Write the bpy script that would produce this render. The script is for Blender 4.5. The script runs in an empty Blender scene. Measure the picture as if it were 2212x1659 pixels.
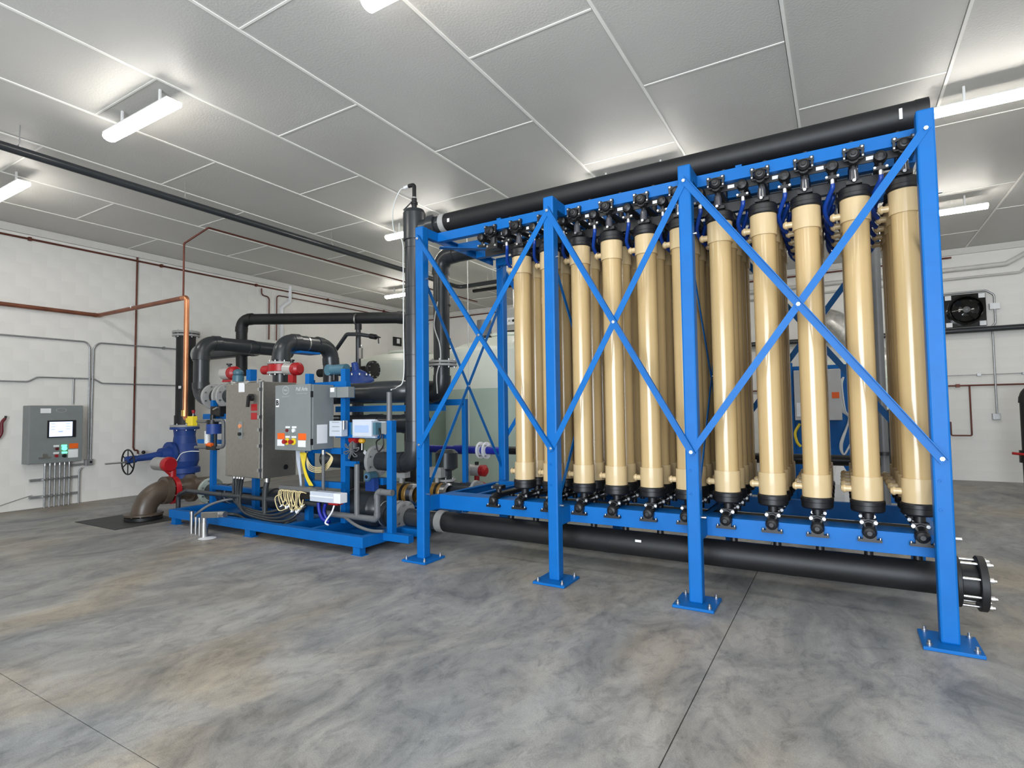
import bpy, math, random
from mathutils import Vector, Matrix
random.seed(7)
PI = math.pi
SC = bpy.context.scene
COL = SC.collection

# ---------------------------------------------------------------- camera
cam = bpy.data.cameras.new('camera'); cam_ob = bpy.data.objects.new('camera', cam); COL.objects.link(cam_ob)
cam.sensor_fit = 'HORIZONTAL'; cam.sensor_width = 36.0; cam.lens = 1195.4 / 2212 * 36.0
cam.clip_start = 0.05; cam.clip_end = 100
yaw, pitch, roll = .5352, .04673, -.01318
F = Vector((-math.sin(yaw)*math.cos(pitch), math.cos(yaw)*math.cos(pitch), math.sin(pitch)))
R0 = Vector((math.cos(yaw), math.sin(yaw), 0)); U0 = R0.cross(F)
R1 = math.cos(roll)*R0 + math.sin(roll)*U0; U1 = -math.sin(roll)*R0 + math.cos(roll)*U0
M = Matrix((R1, U1, -F)).transposed().to_4x4(); M.translation = Vector((0, 0, 1.5))
cam_ob.matrix_world = M
SC.camera = cam_ob

# ---------------------------------------------------------------- world, daylight through the open door, exposure
W = bpy.data.worlds.new('world'); SC.world = W; W.use_nodes = True
bg = W.node_tree.nodes['Background']; bg.inputs[0].default_value = (.62, .78, 1, 1); bg.inputs[1].default_value = 1.0
SC.view_settings.view_transform = 'Standard'; SC.view_settings.look = 'None'
SC.view_settings.exposure = 0.9; SC.view_settings.gamma = 1.0; SC.view_settings.use_curve_mapping = False
DOOR = (-3.0, 3.4, 3.6)      # x0, x1, height of the open roll-up door in wall_front
WALL_Y = -4.6
al = bpy.data.lights.new('daylight', 'AREA'); al.shape = 'RECTANGLE'; al.size = DOOR[1]-DOOR[0]-.1; al.size_y = DOOR[2]-.1
al.energy = 520; al.color = (.88, .94, 1.0)
ao = bpy.data.objects.new('daylight', al); COL.objects.link(ao)
ao.location = ((DOOR[0]+DOOR[1])/2, WALL_Y-.15, DOOR[2]/2); ao.rotation_euler = (PI/2, 0, 0)
LAMP = 21.0
SC.cycles.max_bounces = 8; SC.cycles.diffuse_bounces = 5; SC.cycles.sample_clamp_indirect = 6

# ---------------------------------------------------------------- materials
def mat(name, col, rough=.5, metal=0.0, spec=.5, vary=.06, scale=6.0, bump=0.0, bscale=80., emit=None, alpha=None, coat=0.0):
    m = bpy.data.materials.new(name); m.use_nodes = True
    nt = m.node_tree; b = nt.nodes['Principled BSDF']
    b.inputs['Specular IOR Level'].default_value = spec; b.inputs['Roughness'].default_value = rough; b.inputs['Metallic'].default_value = metal
    if coat: b.inputs['Coat Weight'].default_value = coat; b.inputs['Coat Roughness'].default_value = .12
    tc = nt.nodes.new('ShaderNodeTexCoord')
    if vary > 0:
        n = nt.nodes.new('ShaderNodeTexNoise'); n.inputs['Scale'].default_value = scale; n.inputs['Detail'].default_value = 5
        nt.links.new(tc.outputs['Object'], n.inputs['Vector'])
        r = nt.nodes.new('ShaderNodeValToRGB')
        r.color_ramp.elements[0].position = .3; r.color_ramp.elements[1].position = .7
        r.color_ramp.elements[0].color = tuple(c*(1-vary) for c in col)+(1,)
        r.color_ramp.elements[1].color = tuple(min(1, c*(1+vary)) for c in col)+(1,)
        nt.links.new(n.outputs['Fac'], r.inputs['Fac']); nt.links.new(r.outputs['Color'], b.inputs['Base Color'])
    else:
        b.inputs['Base Color'].default_value = tuple(col)+(1,)
    if bump:
        n2 = nt.nodes.new('ShaderNodeTexNoise'); n2.inputs['Scale'].default_value = bscale; n2.inputs['Detail'].default_value = 3
        nt.links.new(tc.outputs['Object'], n2.inputs['Vector'])
        bp = nt.nodes.new('ShaderNodeBump'); bp.inputs['Strength'].default_value = bump; bp.inputs['Distance'].default_value = .01
        nt.links.new(n2.outputs['Fac'], bp.inputs['Height']); nt.links.new(bp.outputs['Normal'], b.inputs['Normal'])
    if emit:
        b.inputs['Emission Color'].default_value = tuple(emit[:3])+(1,); b.inputs['Emission Strength'].default_value = emit[3]
    return m
BLUE = mat('blue_paint', (.002, .118, .40), .45, spec=.22, vary=.05)
NAVY = mat('cast_blue', (.012, .05, .24), .5, vary=.12, bump=.1)
PVC = mat('grey_pvc', (.030, .034, .038), .28, vary=.12)
PVCL = mat('light_grey_pvc', (.13, .135, .14), .4, vary=.06)
BLACK = mat('black_plastic', (.007, .007, .008), .42, vary=.1)
HDPE = mat('black_polyethylene', (.008, .008, .009), .55, vary=.25, scale=3, bump=.05, bscale=30)
BEIGE = mat('beige_gloss', (.50, .355, .17), .22, vary=.02, coat=.3)
BEIGE2 = mat('beige_collar', (.54, .405, .22), .28, vary=.02, coat=.2)
COPPER2 = mat('dull_copper', (.26, .10, .06), .45, .6, vary=.2, scale=4)
STEEL = mat('zinc_steel', (.62, .62, .62), .3, 1.0)
STAIN = mat('brushed_stainless', (.40, .38, .34), .38, .9, vary=.06, scale=25)
GALV = mat('galvanised', (.42, .43, .44), .42, .8, vary=.1, scale=30)
COPPER = mat('copper', (.62, .26, .13), .38, .85, vary=.2, scale=4)
COPRED = mat('aged_copper', (.14, .045, .03), .5, .5, vary=.2, scale=4)
RED = mat('red_enamel', (.36, .008, .012), .35, vary=.06)
ORANGE = mat('orange_label', (.85, .13, .01), .5, vary=.03)
WHITE = mat('white_label', (.82, .83, .85), .5, vary=.02)
YELLOW = mat('yellow_plastic', (.85, .65, .03), .4, vary=.04)
CREAMW = mat('cream_wire', (.75, .62, .32), .5, vary=.05)
ENCL = mat('grey_enclosure', (.21, .23, .23), .5, vary=.04)
FLANGE = mat('grey_flange', (.36, .36, .35), .5, vary=.08, scale=12)
BROWN = mat('brown_coated', (.085, .062, .045), .35, vary=.2, scale=5)
HOSE = mat('blue_hose', (.003, .04, .26), .35, vary=.05)
ROYAL = mat('royal_blue_pipe', (.01, .02, .30), .4, vary=.1)
LIGHTBOX = mat('pale_grey_plastic', (.55, .60, .68), .45, vary=.03)
TEAL = mat('teal_housing', (.06, .15, .2), .4, vary=.08)
SMOKE = mat('smoky_sleeve', (.06, .06, .07), .12, vary=.1, coat=.5)
GOLD = mat('amber_body', (.30, .17, .04), .35, .2, vary=.2)
CLEAR = mat('milky_tubing', (.70, .72, .70), .3, vary=.03)
TANKU = mat('milky_polyethylene', (.66, .70, .62), .45, vary=.05, scale=2)
TANKL = mat('filled_polyethylene', (.40, .50, .42), .45, vary=.05, scale=2)
LAMPM = mat('lit_lamp_lens', (.9, .9, .9), .5, vary=0, emit=(1, .955, .885, LAMP))
LAMPB = mat('lamp_housing', (.72, .72, .70), .5, vary=.02)
GREENL = mat('lit_green_button', (.1, .8, .3), .4, vary=0, emit=(.1, 1, .35, 1.5))
SCREEN = mat('lit_screen', (.5, .6, .8), .4, vary=0, emit=(.55, .68, 1, .75))
TRENCH = mat('dark_trench_steel', (.035, .035, .035), .6, vary=.15, scale=10, bump=.2)
GLASSB = mat('glossy_black', (.008, .008, .008), .06, vary=0)

def wall_mat(name, col, sc=1.5):
    m = mat(name, col, .6, vary=.035, scale=sc, bump=.35, bscale=60)
    return m
WALLM = wall_mat('painted_block', (.80, .785, .75))
CEILM = mat('ceiling_paint', (.60, .59, .56), .5, vary=.04, scale=.8, bump=.3, bscale=50)
STRIPM = mat('ceiling_strip', (.93, .92, .87), .5, vary=.02)
TRIMM = mat('trim_paint', (.62, .61, .58), .5, vary=.03)

def floor_mat():
    m = bpy.data.materials.new('mottled_concrete'); m.use_nodes = True
    nt = m.node_tree; b = nt.nodes['Principled BSDF']; L = nt.links.new
    tc = nt.nodes.new('ShaderNodeTexCoord')
    mp = nt.nodes.new('ShaderNodeMapping'); mp.inputs['Scale'].default_value = (1.55, .95, 1); mp.inputs['Rotation'].default_value = (0, 0, -.25)
    L(tc.outputs['Object'], mp.inputs['Vector'])
    def noise(scale, det, rough, dist, src):
        n = nt.nodes.new('ShaderNodeTexNoise'); n.inputs['Scale'].default_value = scale; n.inputs['Detail'].default_value = det
        n.inputs['Roughness'].default_value = rough; n.inputs['Distortion'].default_value = dist; L(src, n.inputs['Vector']); return n
    def ramp(src, *st):
        r = nt.nodes.new('ShaderNodeValToRGB'); e = r.color_ramp.elements
        while len(e) < len(st): e.new(.5)
        for i, (p, c) in enumerate(st): e[i].position = p; e[i].color = c+(1,)
        L(src, r.inputs['Fac']); return r
    def mix(kind, f, a, c):
        x = nt.nodes.new('ShaderNodeMix'); x.data_type = 'RGBA'; x.blend_type = kind
        if isinstance(f, float): x.inputs[0].default_value = f
        else: L(f, x.inputs[0])
        L(a, x.inputs[6]); L(c, x.inputs[7]); return x.outputs[2]
    n1 = noise(1.15, 10, .68, .8, mp.outputs[0])
    r1 = ramp(n1.outputs['Fac'], (.30, (.145, .148, .153)), (.42, (.275, .272, .266)), (.54, (.375, .364, .345)), (.70, (.48, .468, .44)))
    n2 = noise(.55, 4, .5, .6, mp.outputs[0])
    r2 = ramp(n2.outputs['Fac'], (.36, (.91, .95, 1.0)), (.52, (1, .995, .98)), (.64, (1.0, .91, .78)))
    n3 = noise(5.5, 9, .78, .6, mp.outputs[0])
    r3 = ramp(n3.outputs['Fac'], (.34, (.52, .53, .55)), (.5, (.90, .90, .90)), (.64, (1.0, 1.0, 1.0)))
    n4 = noise(160, 3, .6, 0, tc.outputs['Object'])
    r4 = ramp(n4.outputs['Fac'], (.36, (.72, .72, .72)), (.64, (1, 1, 1)))
    c = mix('MULTIPLY', 1.0, r1.outputs['Color'], r2.outputs['Color'])
    c = mix('MULTIPLY', .9, c, r3.outputs['Color']); c = mix('MULTIPLY', .8, c, r4.outputs['Color'])
    L(c, b.inputs['Base Color'])
    rr = ramp(n3.outputs['Fac'], (.3, (.42, .42, .42)), (.7, (.62, .62, .62))); L(rr.outputs['Color'], b.inputs['Roughness'])
    bp = nt.nodes.new('ShaderNodeBump'); bp.inputs['Strength'].default_value = .15; bp.inputs['Distance'].default_value = .01
    L(n3.outputs['Fac'], bp.inputs['Height']); L(bp.outputs['Normal'], b.inputs['Normal'])
    return m
FLOORM = floor_mat()

# ---------------------------------------------------------------- mesh helpers
def frame(d):
    d = Vector(d).normalized()
    u = Vector((0, 0, 1)) if abs(d.z) < .9 else Vector((1, 0, 0))
    a = d.cross(u).normalized(); return a, d.cross(a).normalized(), d
class MB:
    def __init__(s): s.v = []; s.f = []; s.m = []; s.s = []
    def add(s, vs, fs, mi=0, sm=False):
        o = len(s.v); s.v += [tuple(v) for v in vs]
        for f in fs: s.f.append([i+o for i in f]); s.m.append(mi); s.s.append(sm)
        return s
    def box(s, x0, x1, y0, y1, z0, z1, mi=0):
        v = [(x, y, z) for z in (z0, z1) for y in (y0, y1) for x in (x0, x1)]
        return s.add(v, [(0, 2, 3, 1), (4, 5, 7, 6), (0, 1, 5, 4), (2, 6, 7, 3), (0, 4, 6, 2), (1, 3, 7, 5)], mi)
    def obox(s, a, b, w, t, mi=0):      # box from a to b, w and t are half-extent vectors
        a, b, w, t = map(Vector, (a, b, w, t))
        v = [p+i*w+j*t for p in (a, b) for j in (-1, 1) for i in (-1, 1)]
        return s.add(v, [(0, 2, 3, 1), (4, 5, 7, 6), (0, 1, 5, 4), (2, 6, 7, 3), (0, 4, 6, 2), (1, 3, 7, 5)], mi)
    def lathe(s, prof, o, d=(0, 0, 1), seg=20, mi=0, flat=False):   # prof [(r, h)], axis from o along d
        a, b, d = frame(d); o = Vector(o)
        for k in range(len(prof)-1):
            (r0, h0), (r1, h1) = prof[k], prof[k+1]
            vs = []; n = seg
            for r, h in ((r0, h0), (r1, h1)):
                vs += [o+d*h+(a*math.cos(2*PI*i/n)+b*math.sin(2*PI*i/n))*max(r, 1e-4) for i in range(n)]
            s.add(vs, [(i, (i+1) % n, n+(i+1) % n, n+i) for i in range(n)], mi, (not flat) and abs(h1-h0) > 1e-5)
        return s
    def cyl(s, a, b, r, seg=16, mi=0, r2=None):
        a = Vector(a); b = Vector(b); h = (b-a).length
        r2 = r if r2 is None else r2
        return s.lathe([(0, 0), (r, 0), (r2, h), (0, h)], a, b-a, seg, mi)
    def ball(s, c, r, seg=12, mi=0, d=(0, 0, 1), sq=1.0):
        n = max(5, seg//2)
        return s.lathe([(r*math.sin(PI*i/n), -r*sq*math.cos(PI*i/n)) for i in range(n+1)], c, d, seg, mi)
    def sweep(s, pts, r, seg=10, mi=0, caps=True):
        pts = [Vector(p) for p in pts]; n = len(pts); rings = []
        t0 = (pts[1]-pts[0]).normalized(); a, b, _ = frame(t0)
        for i, p in enumerate(pts):
            t = (pts[min(i+1, n-1)]-pts[max(i-1, 0)])
            t = t.normalized() if t.length > 1e-9 else t0
            a = (a-t*a.dot(t)).normalized(); b = t.cross(a)
            rings.append([p+(a*math.cos(2*PI*k/seg)+b*math.sin(2*PI*k/seg))*r for k in range(seg)])
        vs = [v for rg in rings for v in rg]
        fs = [(i*seg+k, i*seg+(k+1) % seg, (i+1)*seg+(k+1) % seg, (i+1)*seg+k) for i in range(n-1) for k in range(seg)]
        s.add(vs, fs, mi, True)
        if caps:
            s.add(rings[0], [tuple(range(seg))[::-1]], mi); s.add(rings[-1], [tuple(range(seg))], mi)
        return s
    def mesh(s, name, mats):
        me = bpy.data.meshes.new(name); me.from_pydata(s.v, [], s.f)
        for m in (mats if isinstance(mats, (list, tuple)) else [mats]): me.materials.append(m)
        me.polygons.foreach_set('material_index', s.m); me.polygons.foreach_set('use_smooth', s.s); me.update()
        return me
def link(name, me, parent=None, loc=None, bevel=0):
    o = bpy.data.objects.new(name, me); COL.objects.link(o)
    if parent is not None:
        o.parent = parent
        w = Vector((0, 0, 0)); p = parent
        while p is not None: w += p.location; p = p.parent
        o.location = -w if loc is None else loc
    elif loc is not None: o.location = loc
    if bevel:
        b = o.modifiers.new('bevel', 'BEVEL'); b.width = bevel; b.segments = 2; b.limit_method = 'ANGLE'
    return o
def part(name, mb, mats, parent, bevel=0, label=None, stuff=False):
    o = link(name, mb.mesh(name, mats), parent, bevel=bevel)
    if label: o['label'] = label
    if stuff: o['kind'] = 'stuff'
    return o
def tag(o, label, cat, group=None):
    o['label'] = label; o['category'] = cat
    if group: o['group'] = group
    return o
def thing(name, label, cat, loc=(0, 0, 0), group=None):
    o = bpy.data.objects.new(name, None); COL.objects.link(o); o.empty_display_size = .1
    o.location = loc; return tag(o, label, cat, group)
def single(name, mb, mats, label, cat, group=None, bevel=0):
    o = link(name, mb.mesh(name, mats), bevel=bevel); return tag(o, label, cat, group)
def struct(name, mb, mats, bevel=0):
    o = link(name, mb.mesh(name, mats), bevel=bevel); o['kind'] = 'structure'; return o
def ortho(pts, tol=.12):
    out = [Vector(pts[0])]
    for p in pts[1:]:
        p = Vector(p); q = out[-1]
        for i in range(3):
            if abs(p[i]-q[i]) < tol: p[i] = q[i]
        out.append(p)
    return out
def fillet(pts, bend, n=8):
    """path with rounded corners; also returns the straight runs and the arcs"""
    pts = [Vector(p) for p in pts]; path = [pts[0]]; runs = []; arcs = []; last = pts[0]
    for i in range(1, len(pts)-1):
        p = pts[i]; a = (pts[i-1]-p); b = (pts[i+1]-p)
        la, lb = a.length, b.length; a.normalize(); b.normalize()
        ang = a.angle(b); t = min(bend/max(math.tan(ang/2), .05), la*.48, lb*.48)
        s, e = p+a*t, p+b*t; arc = []
        for k in range(n+1):
            u = k/n; arc.append((s*(1-u)+p*u)*(1-u)+(p*(1-u)+e*u)*u)
        # circular correction
        c = None
        nrm = a.cross(b)
        if nrm.length > 1e-6:
            rr = t*math.tan(ang/2); bis = (a+b).normalized(); c = p+bis*(rr/math.sin(ang/2))
            v0 = s-c; v1 = e-c; th = v0.angle(v1); ax = v0.cross(v1).normalized()
            arc = [c+Matrix.Rotation(th*k/n, 3, ax) @ v0 for k in range(n+1)]
        runs.append((last, s)); arcs.append(arc); path += arc; last = e
    runs.append((last, pts[-1])); path.append(pts[-1])
    return path, runs, arcs
def tube(name, pts, r, m, label, cat, bend=None, seg=10, group=None, parent=None, n=6):
    path = fillet(pts, bend if bend is not None else r*3, n)[0]
    mb = MB().sweep(path, r, seg)
    if parent is not None: return part(name, mb, m, parent, label=label)
    return single(name, mb, m, label, cat, group)
def spline(pts, n=8):
    pts = [Vector(p) for p in pts]; P = [pts[0]*2-pts[1]]+pts+[pts[-1]*2-pts[-2]]; out = []
    for i in range(1, len(P)-2):
        for k in range(n):
            t = k/n; a, b, c, d = P[i-1], P[i], P[i+1], P[i+2]
            out.append(.5*((2*b)+(c-a)*t+(2*a-5*b+4*c-d)*t*t+(3*b-a-3*c+d)*t**3))
    return out+[pts[-1]]
def wire(name, pts, r, m, label, cat, seg=6, group=None, parent=None):
    mb = MB().sweep(spline(pts), r, seg)
    if parent is not None: return part(name, mb, m, parent, label=label)
    return single(name, mb, m, label, cat, group)
def pipe_run(name, label, cat, pts, r, m, bend=None, seg=20, group=None, ends=(False, False), sock=1.1, parent=None):
    """a run of rigid pipe: straight lengths are children 'pipe', every bend a child 'elbow' with its two sockets"""
    bend = bend or r*1.5
    path, runs, arcs = fillet(pts, bend, 9)
    root = parent or thing(name, label, cat, tuple(pts[0]), group)
    for a, b in runs:
        if (b-a).length > .01: part('pipe', MB().cyl(a, b, r, seg), m, root)
    for arc in arcs:
        mb = MB().sweep(arc, r*1.04, seg, caps=False)
        for p, q in ((arc[0], arc[1]), (arc[-1], arc[-2])):
            d = (p-q).normalized()
            mb.lathe([(r*.98, -.02), (r*sock, -.02), (r*sock, r*.75), (r*.98, r*.75)], p, d, seg)
        part('elbow', mb, m, root)
    return root
def flange(parent, c, d, r, t=.035, m=None, nb=8, name='flange', seg=28, rin=0.0, bolt=True):
    c = Vector(c); a, b, d = frame(d); mb = MB()
    mb.lathe([(rin, -t/2), (r*.97, -t/2), (r, -t/2+.004), (r, t/2-.004), (r*.97, t/2), (rin, t/2)], c, d, seg)
    fl = part(name, mb, m or FLANGE, parent)
    if bolt:
        bm = MB()
        for k in range(nb):
            th = 2*PI*(k+.5)/nb; p = c+(a*math.cos(th)+b*math.sin(th))*r*.83
            bm.cyl(p-d*(t/2+.022), p+d*(t/2+.022), .011, 6)
        part('bolts', bm, STEEL, fl, stuff=True)
    return fl
def text_mesh(s, size, name='lettering', bold=0.0, shear=0.0):
    cu = bpy.data.curves.new(name, 'FONT'); cu.body = s; cu.size = size; cu.extrude = .0008; cu.offset = bold; cu.shear = shear
    cu.align_x = 'CENTER'; cu.align_y = 'CENTER'; cu.resolution_u = 2
    o = bpy.data.objects.new(name, cu); COL.objects.link(o)
    dg = bpy.context.evaluated_depsgraph_get(); me = bpy.data.meshes.new_from_object(o.evaluated_get(dg))
    bpy.data.objects.remove(o); bpy.data.curves.remove(cu); me.name = name
    return me
def lettering(s, size, c, parent, m, rot=(PI/2, 0, 0), bold=0.0, shear=0.0):
    me = text_mesh(s, size, bold=bold, shear=shear); me.materials.clear(); me.materials.append(m)
    Rm = Matrix.Translation(c) @ (Matrix.Rotation(rot[2], 4, 'Z') @ Matrix.Rotation(rot[0], 4, 'X'))
    me.transform(Rm); return link('lettering', me, parent)
ORD = ['first', 'second', 'third', 'fourth', 'fifth', 'sixth', 'seventh', 'eighth', 'ninth', 'tenth', 'eleventh', 'twelfth']

# ================================================================ THE ROOM
XW, XE, YS, YN, H = -11.36, 7.2, WALL_Y, 13.95, 4.6
# floor: base plus slabs with sawn joints
fl = struct('floor', MB().box(XW-.2, XE+.2, YS-.6, YN+.2, -.25, -.012), mat('joint_filler', (.03, .03, .03), .9))
xs = [XW, -.706, 4.9, XE]; ys = [YS-.6, 1.31, 9.25, YN]
for i in range(3):
    for j in range(3):
        part('slab', MB().box(xs[i]+.003, xs[i+1]-.003, ys[j]+.002, ys[j+1]-.002, -.03, 0), FLOORM, fl)
tag(link('trench_cover', MB().box(-9.34, -8.2, 3.62, 4.46, 0.0005, .006).mesh('trench_cover', TRENCH)), 'dark steel cover plate set in the concrete below the brown elbow', 'trench cover')
# walls: backing plus painted blocks with recessed joints
def block_wall(name, axis, plane, u0, u1, vis, sign):
    """axis 'x': wall in plane x=plane, courses along y. vis(u, z) orders blocks by size in view"""
    bw, bh, th = .406, .2, .03
    mb = MB()
    if axis == 'x': mb.box(min(plane, plane-sign*.2), max(plane, plane-sign*.2), u0, u1, 0, H)
    else: mb.box(u0, u1, min(plane, plane-sign*.2), max(plane, plane-sign*.2), 0, H)
    w = struct(name, mb, WALLM)
    cells = []
    for r in range(int(H/bh)):
        u = u0-(.203 if r % 2 else 0)
        while u < u1:
            a, b = max(u, u0), min(u+bw, u1)
            if b-a > .05: cells.append((a, b, r*bh, (r+1)*bh))
            u += bw
    cells.sort(key=lambda c: vis((c[0]+c[1])/2, (c[2]+c[3])/2))
    me = {}; rest = MB(); g = .0016
    for i, (a, b, z0, z1) in enumerate(cells):
        if i < 290:
            key = round(b-a, 3)
            if key not in me:
                h = (b-a)/2-g
                m1 = MB().box(*((0, th*.07, -h, h) if axis == 'x' else (-h, h, 0, th*.07)), -bh/2+g, bh/2-g)
                if sign < 0: m1.v = [((-x, y, z) if axis == 'x' else (x, -y, z)) for x, y, z in m1.v]; m1.f = [f[::-1] for f in m1.f]
                me[key] = m1.mesh('block', WALLM)
            o = link('block', me[key], w, loc=((plane, (a+b)/2, (z0+z1)/2) if axis == 'x' else ((a+b)/2, plane, (z0+z1)/2)))
        else:
            d0, d1 = sorted((plane, plane+sign*th*.07))
            if axis == 'x': rest.box(d0, d1, a+g, b-g, z0+g, z1-g)
            else: rest.box(a+g, b-g, d0, d1, z0+g, z1-g)
    if rest.v: part('blocks', rest, WALLM, w, stuff=True)
    return w
block_wall('wall_left', 'x', XW, YS, YN, lambda u, z: abs(u-5.2)+(0 if u > 3.2 else 50), 1)
block_wall('wall_back', 'y', YN, XW, XE, lambda u, z: abs(u-2.2) if u > -1.2 else 50+abs(u), -1)
struct('wall_right', MB().box(XE, XE+.2, YS, YN, 0, H), WALLM)
struct('wall_front', MB().box(XW, DOOR[0], YS-.2, YS, 0, H).box(DOOR[1], XE, YS-.2, YS, 0, H).box(DOOR[0], DOOR[1], YS-.2, YS, DOOR[2], H), WALLM)
struct('door_1', MB().box(DOOR[0]-.08, DOOR[0], YS-.02, YS+.06, 0, DOOR[2]+.08).box(DOOR[1], DOOR[1]+.08, YS-.02, YS+.06, 0, DOOR[2]+.08).box(DOOR[0], DOOR[1], YS-.02, YS+.06, DOOR[2], DOOR[2]+.08), STEEL)
# ceiling: backing, insulation panels, bright joint strips
ce = struct('ceiling', MB().box(XW-.2, XE+.2, YS-.2, YN+.2, H+.03, H+.2), CEILM)
cx = [XW, -10.3, -9.05, -7.79, -6.525, -5.333, -4.09, -2.732, -1.55, -.297, .966, 2.22, 3.47, 4.72, 5.97, XE]
strips = MB()
for i in range(len(cx)-1):
    y0 = (1.345 if i % 2 == 0 else .09)
    y0 = {True: 2.62, False: 3.905}[i % 2 == 0]
    yy = [y0+2.512*k for k in range(-4, 6)]; yy = [YS]+[y for y in yy if YS+.2 < y < YN-.2]+[YN]
    for j in range(len(yy)-1):
        part('ceiling_panel', MB().box(cx[i]+.016, cx[i+1]-.006, yy[j]+.0015, yy[j+1]-.0015, H, H+.03), CEILM, ce)
        if j: strips.box(cx[i]+.03, cx[i+1]-.006, yy[j]-.009, yy[j]+.009, H-.005, H+.02)
    if i: strips.box(cx[i]+.0, cx[i]+.026, YS, YN, H-.008, H+.02)
part('joint_strips', strips, STRIPM, ce, stuff=True)
struct('trim_1', MB().box(XW+.004, XW+.05, YS, YN, 4.47, H-.005), TRIMM)
struct('trim_2', MB().box(XW+.05, XE, YN-.05, YN-.004, 4.47, H-.005), TRIMM)

# ---------------------------------------------------------------- ceiling lamps
def lamp(x, y, label):
    t = thing('ceiling_light', label, 'ceiling light', (x, y, 4.38), 'strip lights under the ceiling')
    hous = MB().box(x, x+1.22, y-.072, y+.072, 4.414, 4.43)
    for u in (.25, .97): hous.box(x+u-.012, x+u+.012, y-.012, y+.012, 4.43, H)
    part('housing', hous, LAMPB, t, bevel=.006)
    lens = MB(); n = 8
    prof = [(-.062, 4.415)]+[(-.065*math.cos(PI*k/n), 4.39-.04*math.sin(PI*k/n)) for k in range(n+1)]+[(.062, 4.415)]
    v = [(xx, y+a, b) for xx in (x-.01, x+1.23) for a, b in prof]; k = len(prof)
    lens.add(v, [(i, i+1, k+i+1, k+i) for i in range(k-1)]+[(k-1, 0, k, 2*k-1)], 0, True)
    lens.add(v[:k], [tuple(range(k))[::-1]]).add(v[k:], [tuple(range(k))])
    part('lens', lens, LAMPM, t)
for x, y, l in [(-6.45, 2.73, 'lit strip light above the floor left of centre, nearest large one'),
                (-9.85, 2.73, 'lit strip light at the left edge of the photo near the dark ceiling pipe'),
                (-2.79, 2.77, 'lit strip light cut off by the top edge of the photo'),
                (.90, 2.73, 'unseen strip light overhead to the right of the camera'),
                (-6.40, 6.8, 'lit strip light peeking out left of the tall capped riser'),
                (-2.80, 6.8, 'lit strip light hidden above the big black top pipe'),
                (.89, 6.8, 'large lit strip light right of the last blue column top'),
                (4.5, 6.8, 'strip light farther right beyond the rack, out of view'),
                (-9.79, 10.35, 'far lit strip light low beside the riser near the left wall'),
                (-6.1, 10.4, 'far strip light behind the risers'),
                (-2.8, 10.4, 'far strip light behind the filter rack'),
                (.72, 10.42, 'small lit strip light on the far right above the wall fan'),
                (-6.4, -1.4, 'strip light behind the camera, left one'), (-2.8, -1.4, 'strip light behind the camera, middle one'), (.9, -1.4, 'strip light behind the camera, right one')]:
    lamp(x, y, l)

# ================================================================ MEMBRANE RACK
CX = [-3.731, -2.240, -1.045, .482]; CWID = .1; HT = 3.405
YF0, YF1, YR0, YR1 = 4.36, 4.46, 5.93, 6.03
BF, BR = 4.62, 5.80          # front faces of front and rear beams
ZT0, ZT1, ZB0, ZB1 = 3.302, 3.397, .483, .63
rack = thing('membrane_rack', 'tall bright blue steel rack on eight posts with crossed braces', 'rack', (-3.73, 4.36, 0))
for row, (ya, yb) in enumerate(((YF0, YF1), (YR0, YR1))):
    for i, x in enumerate(CX):
        mb = MB().box(x, x+CWID, ya, yb, .02, HT)
        c = part('column', mb, BLUE, rack, bevel=.012)
        px, py = x+CWID/2, (ya+yb)/2
        bp_ = part('base_plate', MB().box(px-.15, px+.15, py-.16, py+.16, .001, .022), BLUE, c, bevel=.003)
        for sx in (-1, 1):
            for sy in (-1, 1):
                part('anchor_bolt', MB().cyl((px+sx*.115, py+sy*.125, .02), (px+sx*.115, py+sy*.125, .036), .017, 6).cyl((px+sx*.115, py+sy*.125, .036), (px+sx*.115, py+sy*.125, .056), .009, 8), STEEL, c)
        if row == 0:
            bm = MB()
            for z in (1.02, .84): bm.lathe([(.012, .0), (.012, .004), (.006, .004), (.006, -.001), (0, -.001)], (x+CWID*.35, ya-.002, z), (0, -1, 0), 8)
            part('bolt_holes', bm, BLACK if False else BLUE, c, stuff=True)
def channel(x0, x1, y, z0, z1, sgn=1):       # C-section along X with its web at y facing the viewer
    return MB().box(x0, x1, y, y+sgn*.01, z0, z1).box(x0, x1, y+.01, y+.07, z1-.01, z1).box(x0, x1, y+.01, y+.07, z0, z0+.01)
XA, XB = CX[0]+CWID, CX[3]
for y, z0, z1 in ((BF, ZT0, ZT1), (BR, ZT0, ZT1), (BF, ZB0, ZB1), (BR, ZB0, ZB1), (5.0, .42, .53), (5.36, .42, .53), (5.0, 3.30, 3.38), (5.36, 3.30, 3.38)):
    part('beam', channel(XA-.02, XB+.06, y, z0, z1), BLUE, rack, bevel=.002)
part('deck_plate', MB().box(XA-.02, XB+.06, BF+.07, BF+.24, ZB1-.012, ZB1-.004), BLUE, rack)
for i, x in enumerate(CX):     # short brackets between columns and beams, cross members
    for z0, z1 in ((ZT0, ZT1), (ZB0, ZB1)):
        xx = x+.015 if i < 3 else x+.0
        part('bracket', MB().box(xx+.02, xx+.082, YF1, BF, z0, z1), BLUE, rack, bevel=.002)
        part('bracket', MB().box(xx+.02, xx+.082, BR+.07, YR0, z0, z1), BLUE, rack, bevel=.002)
        part('cross_member', MB().box(x+.03, x+.04, BF+.01, BR, z0+.01, z1-.01).box(x+.03, x+.08, BF+.01, BR, z1-.02, z1-.01), BLUE, rack)
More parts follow.
